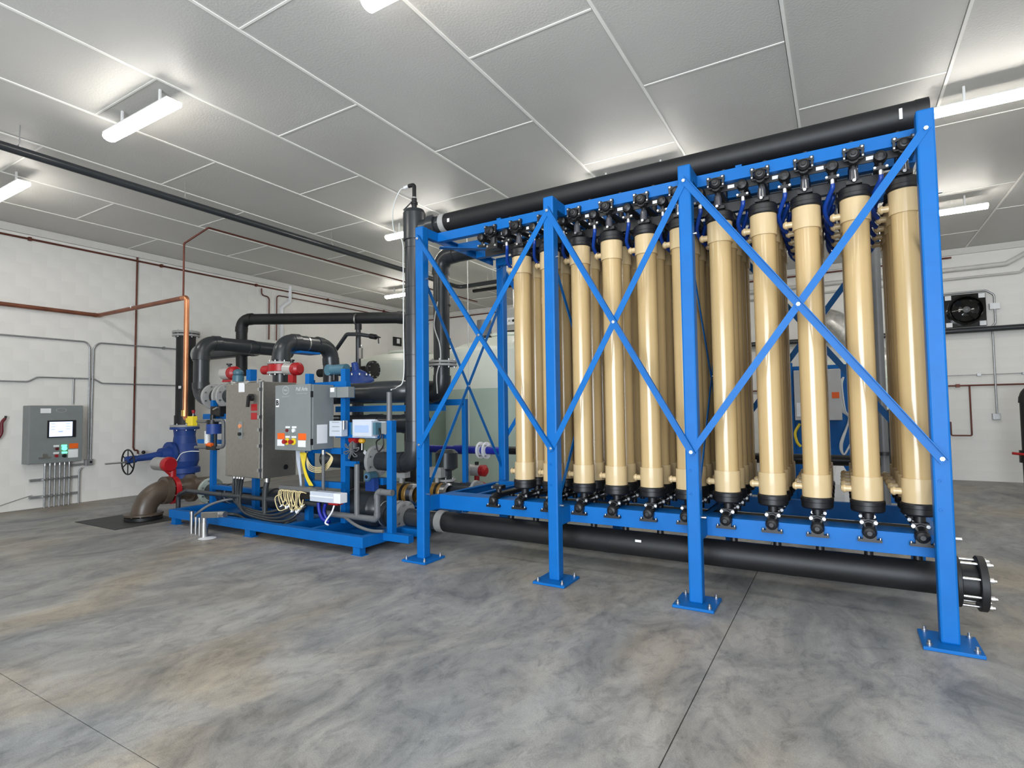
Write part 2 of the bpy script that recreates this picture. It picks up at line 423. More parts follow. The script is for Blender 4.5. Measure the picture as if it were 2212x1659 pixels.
for x in (-3.40, -2.95):
    part('cross_member', MB().box(x, x+.01, BF+.01, BR, ZB0+.03, ZB1-.02).box(x, x+.05, BF+.01, BR, ZB1-.03, ZB1-.02), BLUE, rack)
def angle(a, b, w=.05, nrm=(0, -1, 0), lip=.028):
    a, b, nrm = Vector(a), Vector(b), Vector(nrm); d = (b-a).normalized(); s = nrm.cross(d).normalized()
    if s.z < 0: s = -s
    mb = MB().obox(a, b, s*w/2, nrm*.003)
    mb.obox(a+s*(w/2)+nrm*lip/2, b+s*(w/2)+nrm*lip/2, s*.003, nrm*(lip/2+.003))
    return mb
def flatb(a, b, w=.05, nrm=(0, -1, 0)):
    a, b, nrm = Vector(a), Vector(b), Vector(nrm); d = (b-a).normalized(); s = nrm.cross(d).normalized()
    return MB().obox(a, b, s*w/2, nrm*.003)
def bolt(p, d, r=.014, parent=None):
    d = Vector(d); p = Vector(p)
    part('bolt', MB().cyl(p, p+d*.012, r, 6).cyl(p+d*.012, p+d*.022, r*.6, 8), STEEL, parent)
ZL, ZH = 1.16, 3.27
for front in (True, False):
    y = YF0-.004 if front else YR1+.004; n = (0, -1, 0) if front else (0, 1, 0); s = -1 if front else 1
    for i in range(3):
        xa, xb = CX[i]+.05, CX[i+1]+.05
        e = .03
        b1 = part('brace', angle((xa-.01, y+s*.009, ZH+.02), (xb+.01, y+s*.009, ZL-.02), nrm=n), BLUE, rack)
        b2 = part('brace', flatb((xa-.01, y, ZL-.02), (xb+.01, y, ZH+.02), nrm=n), BLUE, rack)
        mx, mz = (xa+xb)/2, (ZL+ZH)/2
        for p in ((xa, y, ZH), (xb, y, ZL), (mx, y, mz)): bolt((p[0], p[1]+s*.01, p[2]), n, parent=b1)
        bolt((xa, y+s*.003, ZL), n, parent=b2)
        if i == 2: bolt((xb, y+s*.003, ZH), n, parent=b2)
for i, x in enumerate(CX):
    xx = x+.045
    n = (1, 0, 0)
    b1 = part('side_brace', flatb((xx, YF1+.0, 2.86), (xx, YR0, .80), .04, n), BLUE, rack)
    b2 = part('side_brace', flatb((xx+.008, YF1+.0, .66), (xx+.008, YR0, 2.84), .04, n), BLUE, rack)
    bolt((xx+.01, 5.22, 1.78), n, parent=b1); 
    part('end_bolt', MB().cyl((x+.1, 4.41, .66), (x+.135, 4.41, .66), .01, 8), STEEL, rack)
    part('end_bolt', MB().cyl((x+.1, 4.41, 2.86), (x+.125, 4.41, 2.86), .01, 8), STEEL, rack)
for a, b in (((-3.63, 4.64, 3.24), (-2.24, 5.78, 3.24)), ((-3.63, 5.78, 3.225), (-2.24, 4.64, 3.225))):
    part('plan_brace', MB().obox(a, b, (.03, -.03, 0), (0, 0, .003)), BLUE, rack)

# ---------------------------------------------------------------- filter cylinders
MX = [-2.665, -2.355, -2.044, -1.733, -1.415, -1.11, -.802, -.475, -.176, .140, .437]
MY = [4.72+.25*k for k in range(5)]
Z0, Z1 = .83, 3.0
def module(x, y, label):
    t = thing('filter_cylinder', label, 'filter', (x, y, 0), 'beige filter cylinders in the blue rack')
    L = lambda name, mb, m: link(name, mb.mesh(name, m), t, loc=(0, 0, 0))
    r = .086
    L('shell', MB().lathe([(r, Z0+.15), (r, Z1-.15)], (0, 0, 0), seg=36), BEIGE)
    col = lambda a, b, s: MB().lathe([(r*.98, a), (.0975, a), (.0985, (a+b)/2), (.0975, b), (r*.9, b)], (0, 0, 0), seg=36)
    L('collar', col(Z0, Z0+.165, 1), BEIGE2); L('collar', col(Z1-.165, Z1, 1), BEIGE2)
    def cap(a, b, up):
        mb = MB().lathe([(.09, a), (.103, a), (.109, a+(b-a)*.12), (.109, a+(b-a)*.40), (.106, a+(b-a)*.44), (.106, a+(b-a)*.86), (.098, b), (.035, b)], (0, 0, 0), seg=32)
        return mb
    L('end_cap', cap(Z0, Z0-.085, 0), BLACK); L('end_cap', cap(Z1, Z1+.085, 1), BLACK)
    for z in (.90, 2.895):
        L('port', MB().cyl((-.08, 0, z), (-.145, 0, z), .024, 16).lathe([(.030, 0), (.031, .012), (.020, .028), (0, .034)], (-.13, 0, z), (-1, 0, 0), 16), BEIGE2)
    # bottom union: neck, split clamp with two bright bolts, stem to the header
    L('union', MB().cyl((0, 0, .745), (0, 0, .70), .036, 16).box(-.05, .05, -.05, -.005, .655, .695).cyl((0, -.02, .70), (0, -.02, .60), .024, 12), BLACK)
    for s in (-1, 1): L('clamp_bolt', MB().cyl((s*.042, -.048, .675), (s*.042, -.062, .675), .0125, 8), STEEL)
    # top union: black neck, smoky sleeve, cross clamp
    L('union', MB().cyl((0, 0, 3.085), (0, 0, 3.12), .034, 16).box(-.05, .05, -.06, .01, 3.105, 3.13).cyl((0, -.05, 3.12), (0, -.05, 3.26), .02, 12), BLACK)
    L('sleeve', MB().lathe([(.022, 3.125), (.033, 3.13), (.028, 3.20), (.024, 3.215), (.02, 3.216)], (0, -.05, 0), seg=16), SMOKE)
    L('clamp_bolt', MB().cyl((.0, -.085, 3.118), (.0, -.098, 3.118), .0115, 8), STEEL)
    L('air_hose', MB().sweep(spline([(-.135, -.06, 3.135), (-.137, -.055, 3.10), (-.165, -.01, 3.05), (-.192, .05, 2.99), (-.18, .13, 2.93), (-.15, .20, 2.90)], 5), .0165, 10), HOSE)
    L('hose_ferrule', MB().cyl((-.135, -.06, 3.13), (-.135, -.06, 3.165), .018, 12), STEEL)
    return t
def copy_thing(root, loc, label, skip=()):
    r = root.copy(); COL.objects.link(r); r.location = loc; r['label'] = label
    for ch in list(root.children):
        if ch.name.split('.')[0] in skip: continue
        c = ch.copy(); COL.objects.link(c); c.parent = r
        for g in ch.children:
            d = g.copy(); COL.objects.link(d); d.parent = c
    return r
first = None
for j, y in enumerate(MY):
    for i, x in enumerate(MX):
        lab = ('glossy beige filter cylinder in the front row, %s from the left' % ORD[i]) if j == 0 else \
              ('beige filter cylinder in the %s row back, behind the %s front cylinder' % (ORD[j], ORD[i]))
        if first is None: first = module(x, y, lab)
        else: copy_thing(first, (x, y, 0), lab)

# ---------------------------------------------------------------- headers below and above each file of cylinders
HXS = [-2.955]+MX
def low_header(x, label):
    t = thing('lower_header', label, 'header pipe', (x, BF, 0), 'black headers on the lower frame')
    L = lambda name, mb, m: link(name, mb.mesh(name, m), t, loc=(0, -BF, 0))
    L('pipe', MB().cyl((0, 4.63, .66), (0, 5.80, .66), .030, 14).cyl((0, 4.58, .63), (0, 4.66, .655), .036, 14), BLACK)
    L('end_dome', MB().lathe([(.043, .06), (.046, .0), (.044, -.018), (.034, -.034), (.018, -.042), (.016, -.048), (0, -.048)], (0, 4.60, .618), (0, 1, 0), 20), BLACK)
    L('foot_clamp', MB().box(-.072, .072, 4.575, 4.617, .556, .574).box(-.040, .040, 4.575, 4.617, .574, .60), BLACK)
    for s in (-1, 1): L('foot_bolt', MB().cyl((s*.062, 4.595, .574), (s*.062, 4.595, .586), .009, 8), STEEL)
    L('drop_pipe', MB().cyl((0, 4.95, .64), (0, 4.93, .36), .03, 12), BLACK)
    return t
def top_header(x, label):
    t = thing('upper_header', label, 'header pipe', (x, BF, 3.0), 'black headers under the top beams')
    L = lambda name, mb, m: link(name, mb.mesh(name, m), t, loc=(0, -BF, -3.0))
    L('pipe', MB().cyl((0, 4.6, 3.265), (0, 5.80, 3.265), .032, 14), BLACK)
    L('end_dome', MB().lathe([(.044, .05), (.045, .0), (.041, -.018), (.026, -.030), (.016, -.032), (.014, -.040), (0, -.040)], (0, 4.595, 3.292), (0, 1, 0), 20), BLACK)
    fr = MB()
    for s in (-1, 1): fr.box(s*.054-.014, s*.054+.014, 4.59, 4.617, 3.318, 3.350).box(s*.057-.008, s*.057+.008, 4.59, 4.617, 3.262, 3.318)
    fr.box(-.066, .066, 4.597, 4.617, 3.325, 3.342).box(-.06, .06, 4.597, 4.617, 3.255, 3.264)
    L('clamp_frame', fr, BLACK)
    for s in (-1, 1):
        L('clamp_bolt', MB().cyl((s*.054, 4.59, 3.336), (s*.054, 4.580, 3.336), .008, 8), STEEL); L('clamp_bolt', MB().cyl((s*.057, 4.59, 3.272), (s*.057, 4.580, 3.272), .006, 8), STEEL)
    L('rise_pipe', MB().cyl((0, 5.0, 3.26), (0, 5.0, 3.56), .026, 12), BLACK)
    return t
def air_header(x, label):
    t = thing('air_header', label, 'header pipe', (x, BF, 3.0), 'small air headers between the upper headers')
    L = lambda name, mb, m: link(name, mb.mesh(name, m), t, loc=(0, -BF, -3.0))
    L('pipe', MB().cyl((0, 4.63, 3.262), (0, 5.80, 3.262), .03, 12), BLACK)
    L('end_dome', MB().lathe([(.042, .05), (.043, .0), (.035, -.022), (.016, -.030), (0, -.030)], (0, 4.635, 3.255), (0, 1, 0), 18), BLACK)
    L('hose_tee', MB().cyl((0, 4.66, 3.25), (0, 4.66, 3.165), .018, 10).box(-.045, .045, 4.64, 4.67, 3.165, 3.19), BLACK)
    for s in (-1, 1): L('tee_bolt', MB().cyl((s*.036, 4.64, 3.178), (s*.036, 4.628, 3.178), .009, 8), STEEL)
    return t
a = b = c = None
for i, x in enumerate(HXS):
    who = 'left of the first cylinder column, in the empty bay' if i == 0 else 'of the %s cylinder column from the left' % ORD[i-1]
    l1, l2, l3 = 'black domed header pipe below, '+who, 'black domed header pipe above, '+who, 'small black air header pipe '+who
    if a is None: a, b, c = low_header(x, l1), top_header(x, l2), air_header(x-.135, l3)
    else: copy_thing(a, (x, BF, 0), l1); copy_thing(b, (x, BF, 3.0), l2); copy_thing(c, (x-.135, BF, 3.0), l3)
# fittings with no cylinder in the empty bay
t = thing('spare_fitting', 'black capped fittings hanging in the empty bay with no cylinder', 'fitting', (-2.955, 4.7, 3.0))
part('union', MB().cyl((-2.955, 4.66, 3.25), (-2.955, 4.66, 3.14), .035, 14).box(-3.02, -2.89, 4.62, 4.72, 3.12, 3.17), BLACK, t)
part('bolts', MB().cyl((-3.0, 4.62, 3.145), (-3.0, 4.605, 3.145), .011, 8).cyl((-2.91, 4.62, 3.145), (-2.91, 4.605, 3.145), .011, 8), STEEL, t)
t = thing('spare_union', 'black capped union with bright bolts standing on the empty lower header', 'fitting', (-2.955, 4.7, .64))
part('union', MB().cyl((-2.955, 4.70, .64), (-2.955, 4.70, .74), .028, 14).box(-3.01, -2.90, 4.66, 4.74, .72, .755), BLACK, t)
part('bolts', MB().cyl((-3.0, 4.66, .738), (-3.0, 4.645, .738), .011, 8).cyl((-2.91, 4.66, .738), (-2.91, 4.645, .738), .011, 8), STEEL, t)
# slotted rail under the front top beam carrying the headers
t = thing('support_rail', 'slotted black support rail under the front top beam', 'rail', (-3.2, 4.60, 3.28))
part('rail', MB().box(-3.15, .50, 4.68, 4.69, 3.245, 3.302), BLACK, t)
part('lower_rail', MB().box(-3.15, .50, 4.80, 4.81, 3.11, 3.19), BLACK, t)
for i, x in enumerate(HXS):
    part('tag', MB().box(x+.078, x+.128, 4.676, 4.68, 3.262, 3.288), WHITE, t)  # white plates imitate the bright ceiling seen through the rail's slots

# ---------------------------------------------------------------- big pipes on the rack
p = thing('top_manifold', 'large matt black pipe along the top of the blue rack', 'pipe', (-3.9, 5.0, 3.65))
part('pipe', MB().cyl((-3.80, 5.0, 3.65), (.60, 5.0, 3.65), .103, 32), HDPE, p)
part('end_plug', MB().cyl((.55, 5.0, 3.65), (.63, 5.0, 3.65), .106, 32), HDPE, p)
part('clamp_ring', MB().cyl((-3.86, 5.0, 3.65), (-3.79, 5.0, 3.65), .112, 28), FLANGE, p, label='pale metal clamp ring')
part('coupling', MB().cyl((-4.16, 5.0, 3.65), (-3.86, 5.0, 3.65), .095, 24).cyl((-4.03, 5.0, 3.65), (-3.93, 5.0, 3.65), .125, 24), PVC, p)
part('sticker', MB().box(-3.72, -3.69, 4.893, 4.898, 3.61, 3.65), WHITE, p)
part('sticker', MB().box(.445, .465, 4.893, 4.898, 3.60, 3.68), WHITE, p)
part('support', MB().box(-3.1, -3.05, 4.95, 5.05, 3.38, 3.55).box(-.7, -.65, 4.95, 5.05, 3.38, 3.55), BLUE, p)
p = thing('bottom_manifold', 'large matt black pipe under the blue rack ending in a bolted flange', 'pipe', (-3.8, 4.9, .285))
part('pipe', MB().cyl((-3.78, 4.9, .285), (.62, 4.9, .285), .109, 32).cyl((-1.92, 4.9, .285), (-1.86, 4.9, .285), .1105, 32).cyl((-.4, 4.9, .285), (-.34, 4.9, .285), .1105, 32), HDPE, p)
part('clamp_ring', MB().cyl((-3.86, 4.9, .285), (-3.77, 4.9, .285), .118, 28), FLANGE, p, label='pale metal clamp ring')
part('coupling', MB().cyl((-4.30, 4.9, .29), (-3.86, 4.9, .285), .10, 24), PVC, p)
part('sticker', MB().box(-1.599, -1.545, 4.787, 4.790, .325, .345), WHITE, p)
flange(p, (-4.37, 4.9, .29), (1, 0, 0), .175, .05, nb=8)
f1 = flange(p, (.645, 4.9, .28), (1, 0, 0), .17, .03, HDPE, bolt=False, name='inner_flange')
f2 = flange(p, (.775, 4.9, .28), (1, 0, 0), .182, .045, HDPE, bolt=False, name='blind_flange')
part('pipe_stub', MB().cyl((.6, 4.9, .28), (.78, 4.9, .28), .12, 24), HDPE, p)
for k in range(8):
    th = 2*PI*(k+.5)/8; yy, zz = 4.9+.152*math.cos(th), .28+.152*math.sin(th)
    part('stud_bolt', MB().cyl((.615, yy, zz), (.835, yy, zz), .010, 8).cyl((.80, yy, zz), (.82, yy, zz), .019, 6).cyl((.63, yy, zz), (.618, yy, zz), .019, 6), STEEL, p)
p = thing('return_manifold', 'dusty black pipe lying lengthwise through the lower rack frame', 'pipe', (-3.5, 5.3, .56))
part('pipe', MB().cyl((-3.5, 5.25, .50), (.45, 5.25, .50), .075, 24), mat('dusty_pipe', (.10, .10, .085), .7, vary=.3, scale=3), p)
# tall capped riser at the left end of the rack
r1 = pipe_run('capped_riser', 'tall dark grey riser beside the rack with a capped top', 'pipe', [(-4.285, 5.0, 3.72), (-4.285, 5.0, .90), (-4.85, 5.0, .90)], .113, PVC, bend=.17, seg=28)
part('cap', MB().lathe([(.11, 3.52), (.132, 3.52), (.134, 3.84), (.115, 3.885), (0, 3.887)], (-4.285, 5.0, 0), seg=28), PVC, r1)
for z in (3.42, 2.95, 2.62, 2.15, 1.9, 1.38):
    part('cable_tie', MB().cyl((-4.285, 5.0, z), (-4.285, 5.0, z+.008), .1165, 24).box(-4.43, -4.395, 4.99, 5.01, z-.003, z+.008), BLACK, r1)
flange(r1, (-4.90, 5.0, .90), (1, 0, 0), .195, .045, nb=8)
part('joint', MB().cyl((-4.285, 5.0, 1.62), (-4.285, 5.0, 1.75), .1145, 28), PVC, r1)
t = thing('air_vent', 'small black vent valve and elbow on top of the capped riser', 'valve', (-4.285, 5.0, 3.887))
part('nipple', MB().cyl((-4.285, 5.0, 3.887), (-4.285, 5.0, 3.925), .02, 10), STEEL, t)
part('valve_body', MB().cyl((-4.285, 5.0, 3.92), (-4.285, 5.0, 4.03), .032, 12).cyl((-4.285, 5.0, 3.96), (-4.285, 5.0, 3.985), .042, 10), BLACK, t)
part('lever', MB().obox((-4.285, 4.98, 4.0), (-4.40, 4.96, 3.915), (0, .012, 0), (.02, 0, .012)), PVCL, t)
part('collar_ring', MB().cyl((-4.285, 5.0, 4.03), (-4.285, 5.0, 4.045), .03, 12), STEEL, t)
part('street_elbow', MB().sweep(fillet([(-4.285, 5.0, 4.04), (-4.285, 5.0, 4.20), (-4.37, 5.0, 4.20)], .03)[0], .024, 12), BLACK, t)
part('hose_barb', MB().cyl((-4.37, 5.0, 4.20), (-4.44, 5.0, 4.195), .019, 10), WHITE, t)
wire('clear_tube', [(-4.44, 5.0, 4.195), (-4.52, 5.0, 4.17), (-4.60, 4.98, 3.98), (-4.54, 4.92, 3.68), (-4.37, 4.88, 3.5), (-4.355, 4.88, 3.2), (-4.355, 4.88, 2.5), (-4.355, 4.88, 1.9), (-4.43, 4.85, 1.78), (-4.289, 4.600, 1.741)], .0075, CLEAR, 'milky plastic tube running down the capped riser to the grey conduit', 'tube')
# second riser
r2 = pipe_run('rear_riser', 'dark grey riser behind the first, with a pale bolted flange', 'pipe', [(.3, 5.68, 3.505), (-4.42, 5.68, 3.505), (-4.42, 5.68, 1.72), (-6.5, 5.68, 1.72)], .105, PVC, bend=.16, seg=26)
flange(r2, (-4.42, 5.7, 2.13), (0, 0, 1), .185, .03, nb=8); flange(r2, (-4.42, 5.7, 2.09), (0, 0, 1), .185, .03, nb=8)
for z in (2.86, 2.42, 2.3): part('cable_tie', MB().cyl((-4.42, 5.7, z), (-4.42, 5.7, z+.008), .108, 24).box(-4.32, -4.29, 5.69, 5.71, z, z+.008), BLACK, r2)
wire('clear_tube', [(-4.40, 5.58, 2.9), (-4.45, 5.57, 2.6), (-4.36, 5.56, 2.35), (-4.34, 5.55, 2.15), (-4.40, 5.55, 1.95), (-4.40, 5.56, 1.72)], .009, CLEAR, 'milky tube looping down the rear riser past its flange', 'tube')

# ================================================================ PUMP SKID (left)
SX0, SX1, SY0, SY1, SZ = -8.0, -4.31, 4.19, 5.95, .196
sk = thing('skid_frame', 'low bright blue steel skid frame with posts left of the rack', 'skid', (SX0, SY0, 0))
part('front_member', MB().box(SX0, SX1, SY0, SY0+.09, .085, SZ), BLUE, sk, bevel=.004)
part('rear_member', MB().box(SX0, SX1, SY1-.09, SY1, .085, SZ), BLUE, sk, bevel=.004)
part('left_member', MB().box(SX0, SX0+.09, SY0+.09, SY1-.09, .085, SZ), BLUE, sk, bevel=.004)
part('right_member', MB().box(SX1-.09, SX1, SY0+.09, SY1-.09, .085, SZ), BLUE, sk, bevel=.004)
for x in (-6.9, -5.65, -5.2): part('cross_member', MB().box(x-.03, x+.03, SY0+.09, SY1-.09, .09, .19), BLUE, sk)
part('drip_pan', MB().box(SX0+.09, SX1-.09, SY0+.09, SY1-.09, .085, .092), BLUE, sk)
for x in (-7.9, -6.26, -4.41):
    for y in (SY0+.05, SY1-.05): part('foot', MB().box(x-.05, x+.05, y-.04, y+.04, .006, .085).box(x-.07, x+.09, y-.05, y+.05, .0005, .008), BLUE, sk)
for y_ in (SY0+.30, 4.78): part('outrigger', MB().box(SX1, -3.95, y_, y_+.08, .11, .19), BLUE, sk)
def post(x, y, z1, w=.038, z0=SZ-.01): return part('post', MB().box(x-w, x+w, y-w, y+w, z0, z1), BLUE, sk, bevel=.003)
PA = (-4.24, 4.55); PB = (-5.12, 4.70); PC = (-5.66, 4.62); PD = (-7.98, 4.80)
post(*PA, 1.40); post(*PB, 2.02); post(*PC, 1.98); post(*PD, 1.70, .035); post(-4.22, 5.9, 1.65, .03); post(-6.9, 4.75, .66); post(-7.0, 5.75, 2.0)
part('rail', MB().box(PC[0], PB[0]+.04, 4.60, 4.67, .60, .67), BLUE, sk)
part('rail', MB().box(PB[0], PB[0]+.22, 4.66, 4.72, .86, .92), BLUE, sk)
part('rail', MB().box(PC[0], PB[0]+.06, 4.66, 4.73, 1.78, 1.87), BLUE, sk)
part('rail', MB().box(PB[0]-.04, PA[0], 4.58, 4.62, 1.20, 1.38), BLUE, sk)
part('rail', MB().box(PC[0], PB[0], 4.64, 4.70, 1.0, 1.07), BLUE, sk)
part('rail', MB().box(-6.1, -4.22, 5.42, 5.50, 1.50, 1.58), BLUE, sk)
part('rail', MB().box(-4.8, -4.22, 5.87, 5.93, 1.57, 1.65), BLUE, sk)
part('rail', MB().box(-8.35, -7.4, 4.77, 4.83, 1.06, 1.12), BLUE, sk)
part('rail', MB().box(-8.3, -7.2, 4.82, 4.90, 1.42, 1.50), BLUE, sk)
part('rail', MB().box(-7.95, -6.9, 4.76, 4.84, .40, .46), BLUE, sk)
part('gusset', MB().box(-4.9, -4.75, 4.95, 5.05, .62, .70), BLUE, sk)
# stainless control cabinet
cy = 4.33
cx0, cx1 = -6.937, -6.205; cz0, cz1 = 0.673, 1.897
t = thing('stainless_cabinet', 'tall brushed stainless control cabinet mounted on the skid', 'cabinet', (cx0, cy, cz0))
part('body', MB().box(cx0, cx1, cy+.03, cy+.52, cz0+.01, cz1), STAIN, t, bevel=.006)
part('door', MB().box(cx0+.005, cx1-.035, cy, cy+.025, cz0+.02, cz1-.01), STAIN, t, bevel=.004)
hg = MB().box(cx1-.03, cx1-.012, cy+.0, cy+.03, cz0+.02, cz1)
part('gasket_strip', hg, STEEL, t, label='bright stainless edge strip')
for z in (cz0+.12, cz0+.42, cz0+.62, cz0+.78, cz1-.1): part('door_clamp', MB().box(cx1-.045, cx1-.008, cy-.018, cy+.03, z-.02, z+.02), STEEL, t)
for u in (.12, .4, .66): part('top_clamp', MB().box(cx0+u, cx0+u+.03, cy-.01, cy+.03, cz1-.02, cz1+.03), STEEL, t)
part('lifting_plate', MB().box(cx0+.02, cx1, cy+.02, cy+.05, cz1, cz1+.012), STAIN, t)
dx = -6.376; dz = 1.679
h = part('rotary_handle', MB().cyl((dx, cy, dz+.02), (dx, cy-.04, dz+.02), .045, 16).obox((dx, cy-.05, dz+.04), (dx-.02, cy-.05, dz-.10), (.018, 0, 0), (0, .014, 0)), BLACK, t)
for v in (880, 899):
    px_, pz_ = -6.338, (1.574 if v == 880 else 1.464)
    part('red_label', MB().box(px_-.06, px_+.06, cy-.003, cy, pz_-.043, pz_+.043), RED, t)
qx, qz = -6.599, 1.833
part('white_label', MB().box(qx-.06, qx+.06, cy-.003, cy, qz-.06, qz+.06), WHITE, t)
qx, qz = -6.610, 1.288
sw = part('selector_plate', MB().box(qx-.038, qx+.038, cy-.006, cy, qz-.11, qz+.11), ENCL, t)
part('amber_lamp', MB().cyl((qx, cy-.006, qz+.05), (qx, cy-.02, qz+.05), .028, 14), mat('amber_lens', (.75, .28, .12), .3, vary=.02), sw)
part('selector_knob', MB().cyl((qx, cy-.006, qz-.05), (qx, cy-.03, qz-.05), .022, 14), BLACK, sw)
part('cable_hub', MB().cyl((cx1, cy+.36, cz0+.13), (cx1+.012, cy+.36, cz0+.13), .032, 14), BLACK, t)
# grey instrument enclosure with lettering
gy = 4.30
gx0, gx1 = -5.888, -5.248; gz0, gz1 = 1.057, 1.832
t = thing('grey_control_box', 'grey control box with letter B and red stop buttons beside the stainless cabinet', 'control box', (gx0, gy, gz0))
part('body', MB().box(gx0+.01, gx1, gy+.03, gy+.34, gz0+.01, gz1-.005), ENCL, t, bevel=.008)
part('door', MB().box(gx0, gx1-.01, gy, gy+.025, gz0, gz1), ENCL, t, bevel=.006)
for z in (gz0+.07, gz0+.62): part('hinge', MB().box(gx1-.012, gx1+.004, gy+.005, gy+.03, z, z+.07), BLACK, t)
sc_ = (gx1-gx0)/77.0
def G(px, py): return gx0+(px-594)*sc_, gz1-(py-831)*(gz1-gz0)/142
def plate(px0, py0, px1, py1, m, name, th=.003, y=gy, par=None):
    a, b = G(px0, py0), G(px1, py1)
    return part(name, MB().box(a[0], b[0], y-th, y, b[1], a[1]), m, par or t)
LETG = mat('pale_print', (.42, .44, .44), .5, vary=0)
INK = mat('black_ink', (.01, .01, .01), .5, vary=0)
ox, oz = G(617.5, 842.5)
ring = MB(); n = 28
ri = [(ox+.052*math.cos(2*PI*k/n), oz+.042*math.sin(2*PI*k/n)) for k in range(n)]; ro = [(ox+.060*math.cos(2*PI*k/n), oz+.050*math.sin(2*PI*k/n)) for k in range(n)]
ring.add([(x, gy-.001, z) for x, z in ri+ro], [(k, (k+1) % n, n+(k+1) % n, n+k) for k in range(n)])
part('logo_ring', ring, LETG, t)
lettering('PALL', .036, (ox, gy-.0015, oz), t, LETG, bold=.0008)
lettering('CORPORATION', .019, (ox, gy-.0015, oz-.078), t, LETG)
ax_, az_ = G(652, 841.5); lettering('Pall Aria', .062, (ax_, gy-.0015, az_), t, LETG, bold=.0022, shear=.15)
lettering('Water Treatment System', .0185, (ax_, gy-.0015, az_-.05), t, LETG)
pb = plate(596.5, 861, 603, 879, WHITE, 'letter_plate'); bx, bz = G(599.8, 870); lettering('B', .088, (bx, gy-.0045, bz), pb, INK, bold=.003)
plate(600.5, 936, 616, 949, ORANGE, 'orange_label'); plate(600, 950, 615.5, 964, WHITE, 'white_label')
plate(645.5, 936, 662, 950, ORANGE, 'orange_label'); plate(645, 951, 661, 965, WHITE, 'white_label')
for a, b in (((618, 921), (627.5, 925)), ((632, 921), (641.5, 925)), ((618, 942), (627.5, 946)), ((631.5, 942), (641, 946))): plate(*a, *b, WHITE, 'name_tag')
bx, bz = G(622, 930); part('push_button', MB().cyl((bx, gy, bz), (bx, gy-.018, bz), .018, 14), mat('dark_red', (.15, .01, .015), .3, vary=0), t, label='dark red pilot lamp')
bx, bz = G(636.5, 930); part('push_button', MB().cyl((bx, gy, bz), (bx, gy-.018, bz), .024, 16), WHITE, t, label='white pilot lamp')
for px_ in (622.5, 636):
    bx, bz = G(px_, 954); q = part('yellow_bezel', MB().cyl((bx, gy, bz), (bx, gy-.012, bz), .040, 20), YELLOW, t)
    part('stop_button', MB().cyl((bx, gy-.012, bz), (bx, gy-.045, bz), .014, 12).cyl((bx, gy-.042, bz), (bx, gy-.062, bz), .026, 16), RED, q)
plate_ = part('rating_plate', MB().box(gx1-.001, gx1+.003, gy+.09, gy+.24, gz0+.08, gz0+.30), WHITE, t)
part('cable_gland', MB().cyl((gx1-.02, gy+.2, gz0+.0), (gx1-.02, gy+.2, gz0-.05), .022, 12), STEEL, t)
tube('conduit', [(gx1-.02, gy+.2, gz0-.03), (gx1-.02, gy+.2, .62), (gx1-.03, gy+.25, .50)], .019, PVCL, 'grey conduit dropping from the grey control box', 'conduit')

# ---- instruments to the right of the box
yI = 4.52
t = thing('transmitter', 'grey transmitter with a white label above the analysers', 'instrument', (-5.067, 4.560, 1.736))
part('housing', MB().box(-5.076, -4.878, 4.52, 4.62, 1.668, 1.793), ENCL, t, bevel=.006)
part('cover', MB().box(-5.163, -5.062, 4.50, 4.62, 1.671, 1.796), ENCL, t, bevel=.006)
part('white_label', MB().box(-5.147, -5.081, 4.495, 4.499, 1.736, 1.785), WHITE, t)
part('bracket', MB().box(-4.993, -4.917, 4.62, 4.66, 1.663, 1.794), BLUE, t)
t = thing('analyser', 'pale grey finned instrument box right of the grey control box', 'instrument', (-5.068, 4.500, 1.298))
ax0, ax1, az0, az1 = -5.112, -4.913, 1.221, 1.401
part('housing', MB().box(ax0, ax1, 4.45, 4.55, az0, az1), LIGHTBOX, t, bevel=.006)
for k in range(4): part('print_line', MB().box(ax0+.05, ax1-.03, 4.448, 4.45, az0+.06+.05*k, az0+.066+.05*k), ENCL, t)
part('glands', MB().cyl((ax1+.02, 4.47, az0+.08), (ax1+.02, 4.47, az1), .018, 8), STEEL, t)
t = thing('screen_instrument', 'pale blue instrument with display between dark side bands', 'instrument', (-4.594, 4.460, 1.303))
bx0, bx1, bz0, bz1 = -4.725, -4.433, 1.227, 1.401
part('housing', MB().box(bx0, bx1, 4.44, 4.56, bz0, bz1), LIGHTBOX, t, bevel=.006)
part('rim', MB().box(bx0-.03, bx1+.03, 4.47, 4.50, bz1, bz1+.014).box(bx0-.03, bx1+.03, 4.47, 4.50, bz0-.014, bz0), LIGHTBOX, t)
part('display', MB().box(bx0+.04, bx1-.04, 4.436, 4.44, bz0+.045, bz1-.05), mat('pale_display', (.38, .50, .78), .25, vary=.02), t)
part('side_band', MB().box(bx0-.045, bx0-.005, 4.46, 4.56, bz0+.02, bz1-.02), TEAL, t); part('side_band', MB().box(bx1+.005, bx1+.045, 4.46, 4.56, bz0+.02, bz1-.02), TEAL, t)
part('backplate', MB().box(bx0-.09, bx1+.10, 4.56, 4.58, bz0+.02, bz1-.01), LIGHTBOX, t)
part('junction_socket', MB().box(bx1+.09, bx1+.16, 4.50, 4.58, bz0+.03, bz1-.02), ENCL, t)
wire('power_lead', [(-4.381, 4.500, 1.318), (-4.354, 4.500, 1.217), (-4.416, 4.500, 1.165), (-4.408, 4.520, 1.062), (-4.332, 4.520, 1.130), (-4.346, 4.520, 1.241), (-4.373, 4.520, 1.317)], .008, BLACK, 'thin black lead looped below the small socket', 'cable')
t = thing('sample_bulb', 'amber bulb fitting under the screen instrument', 'fitting', (-4.738, 4.600, 1.164))
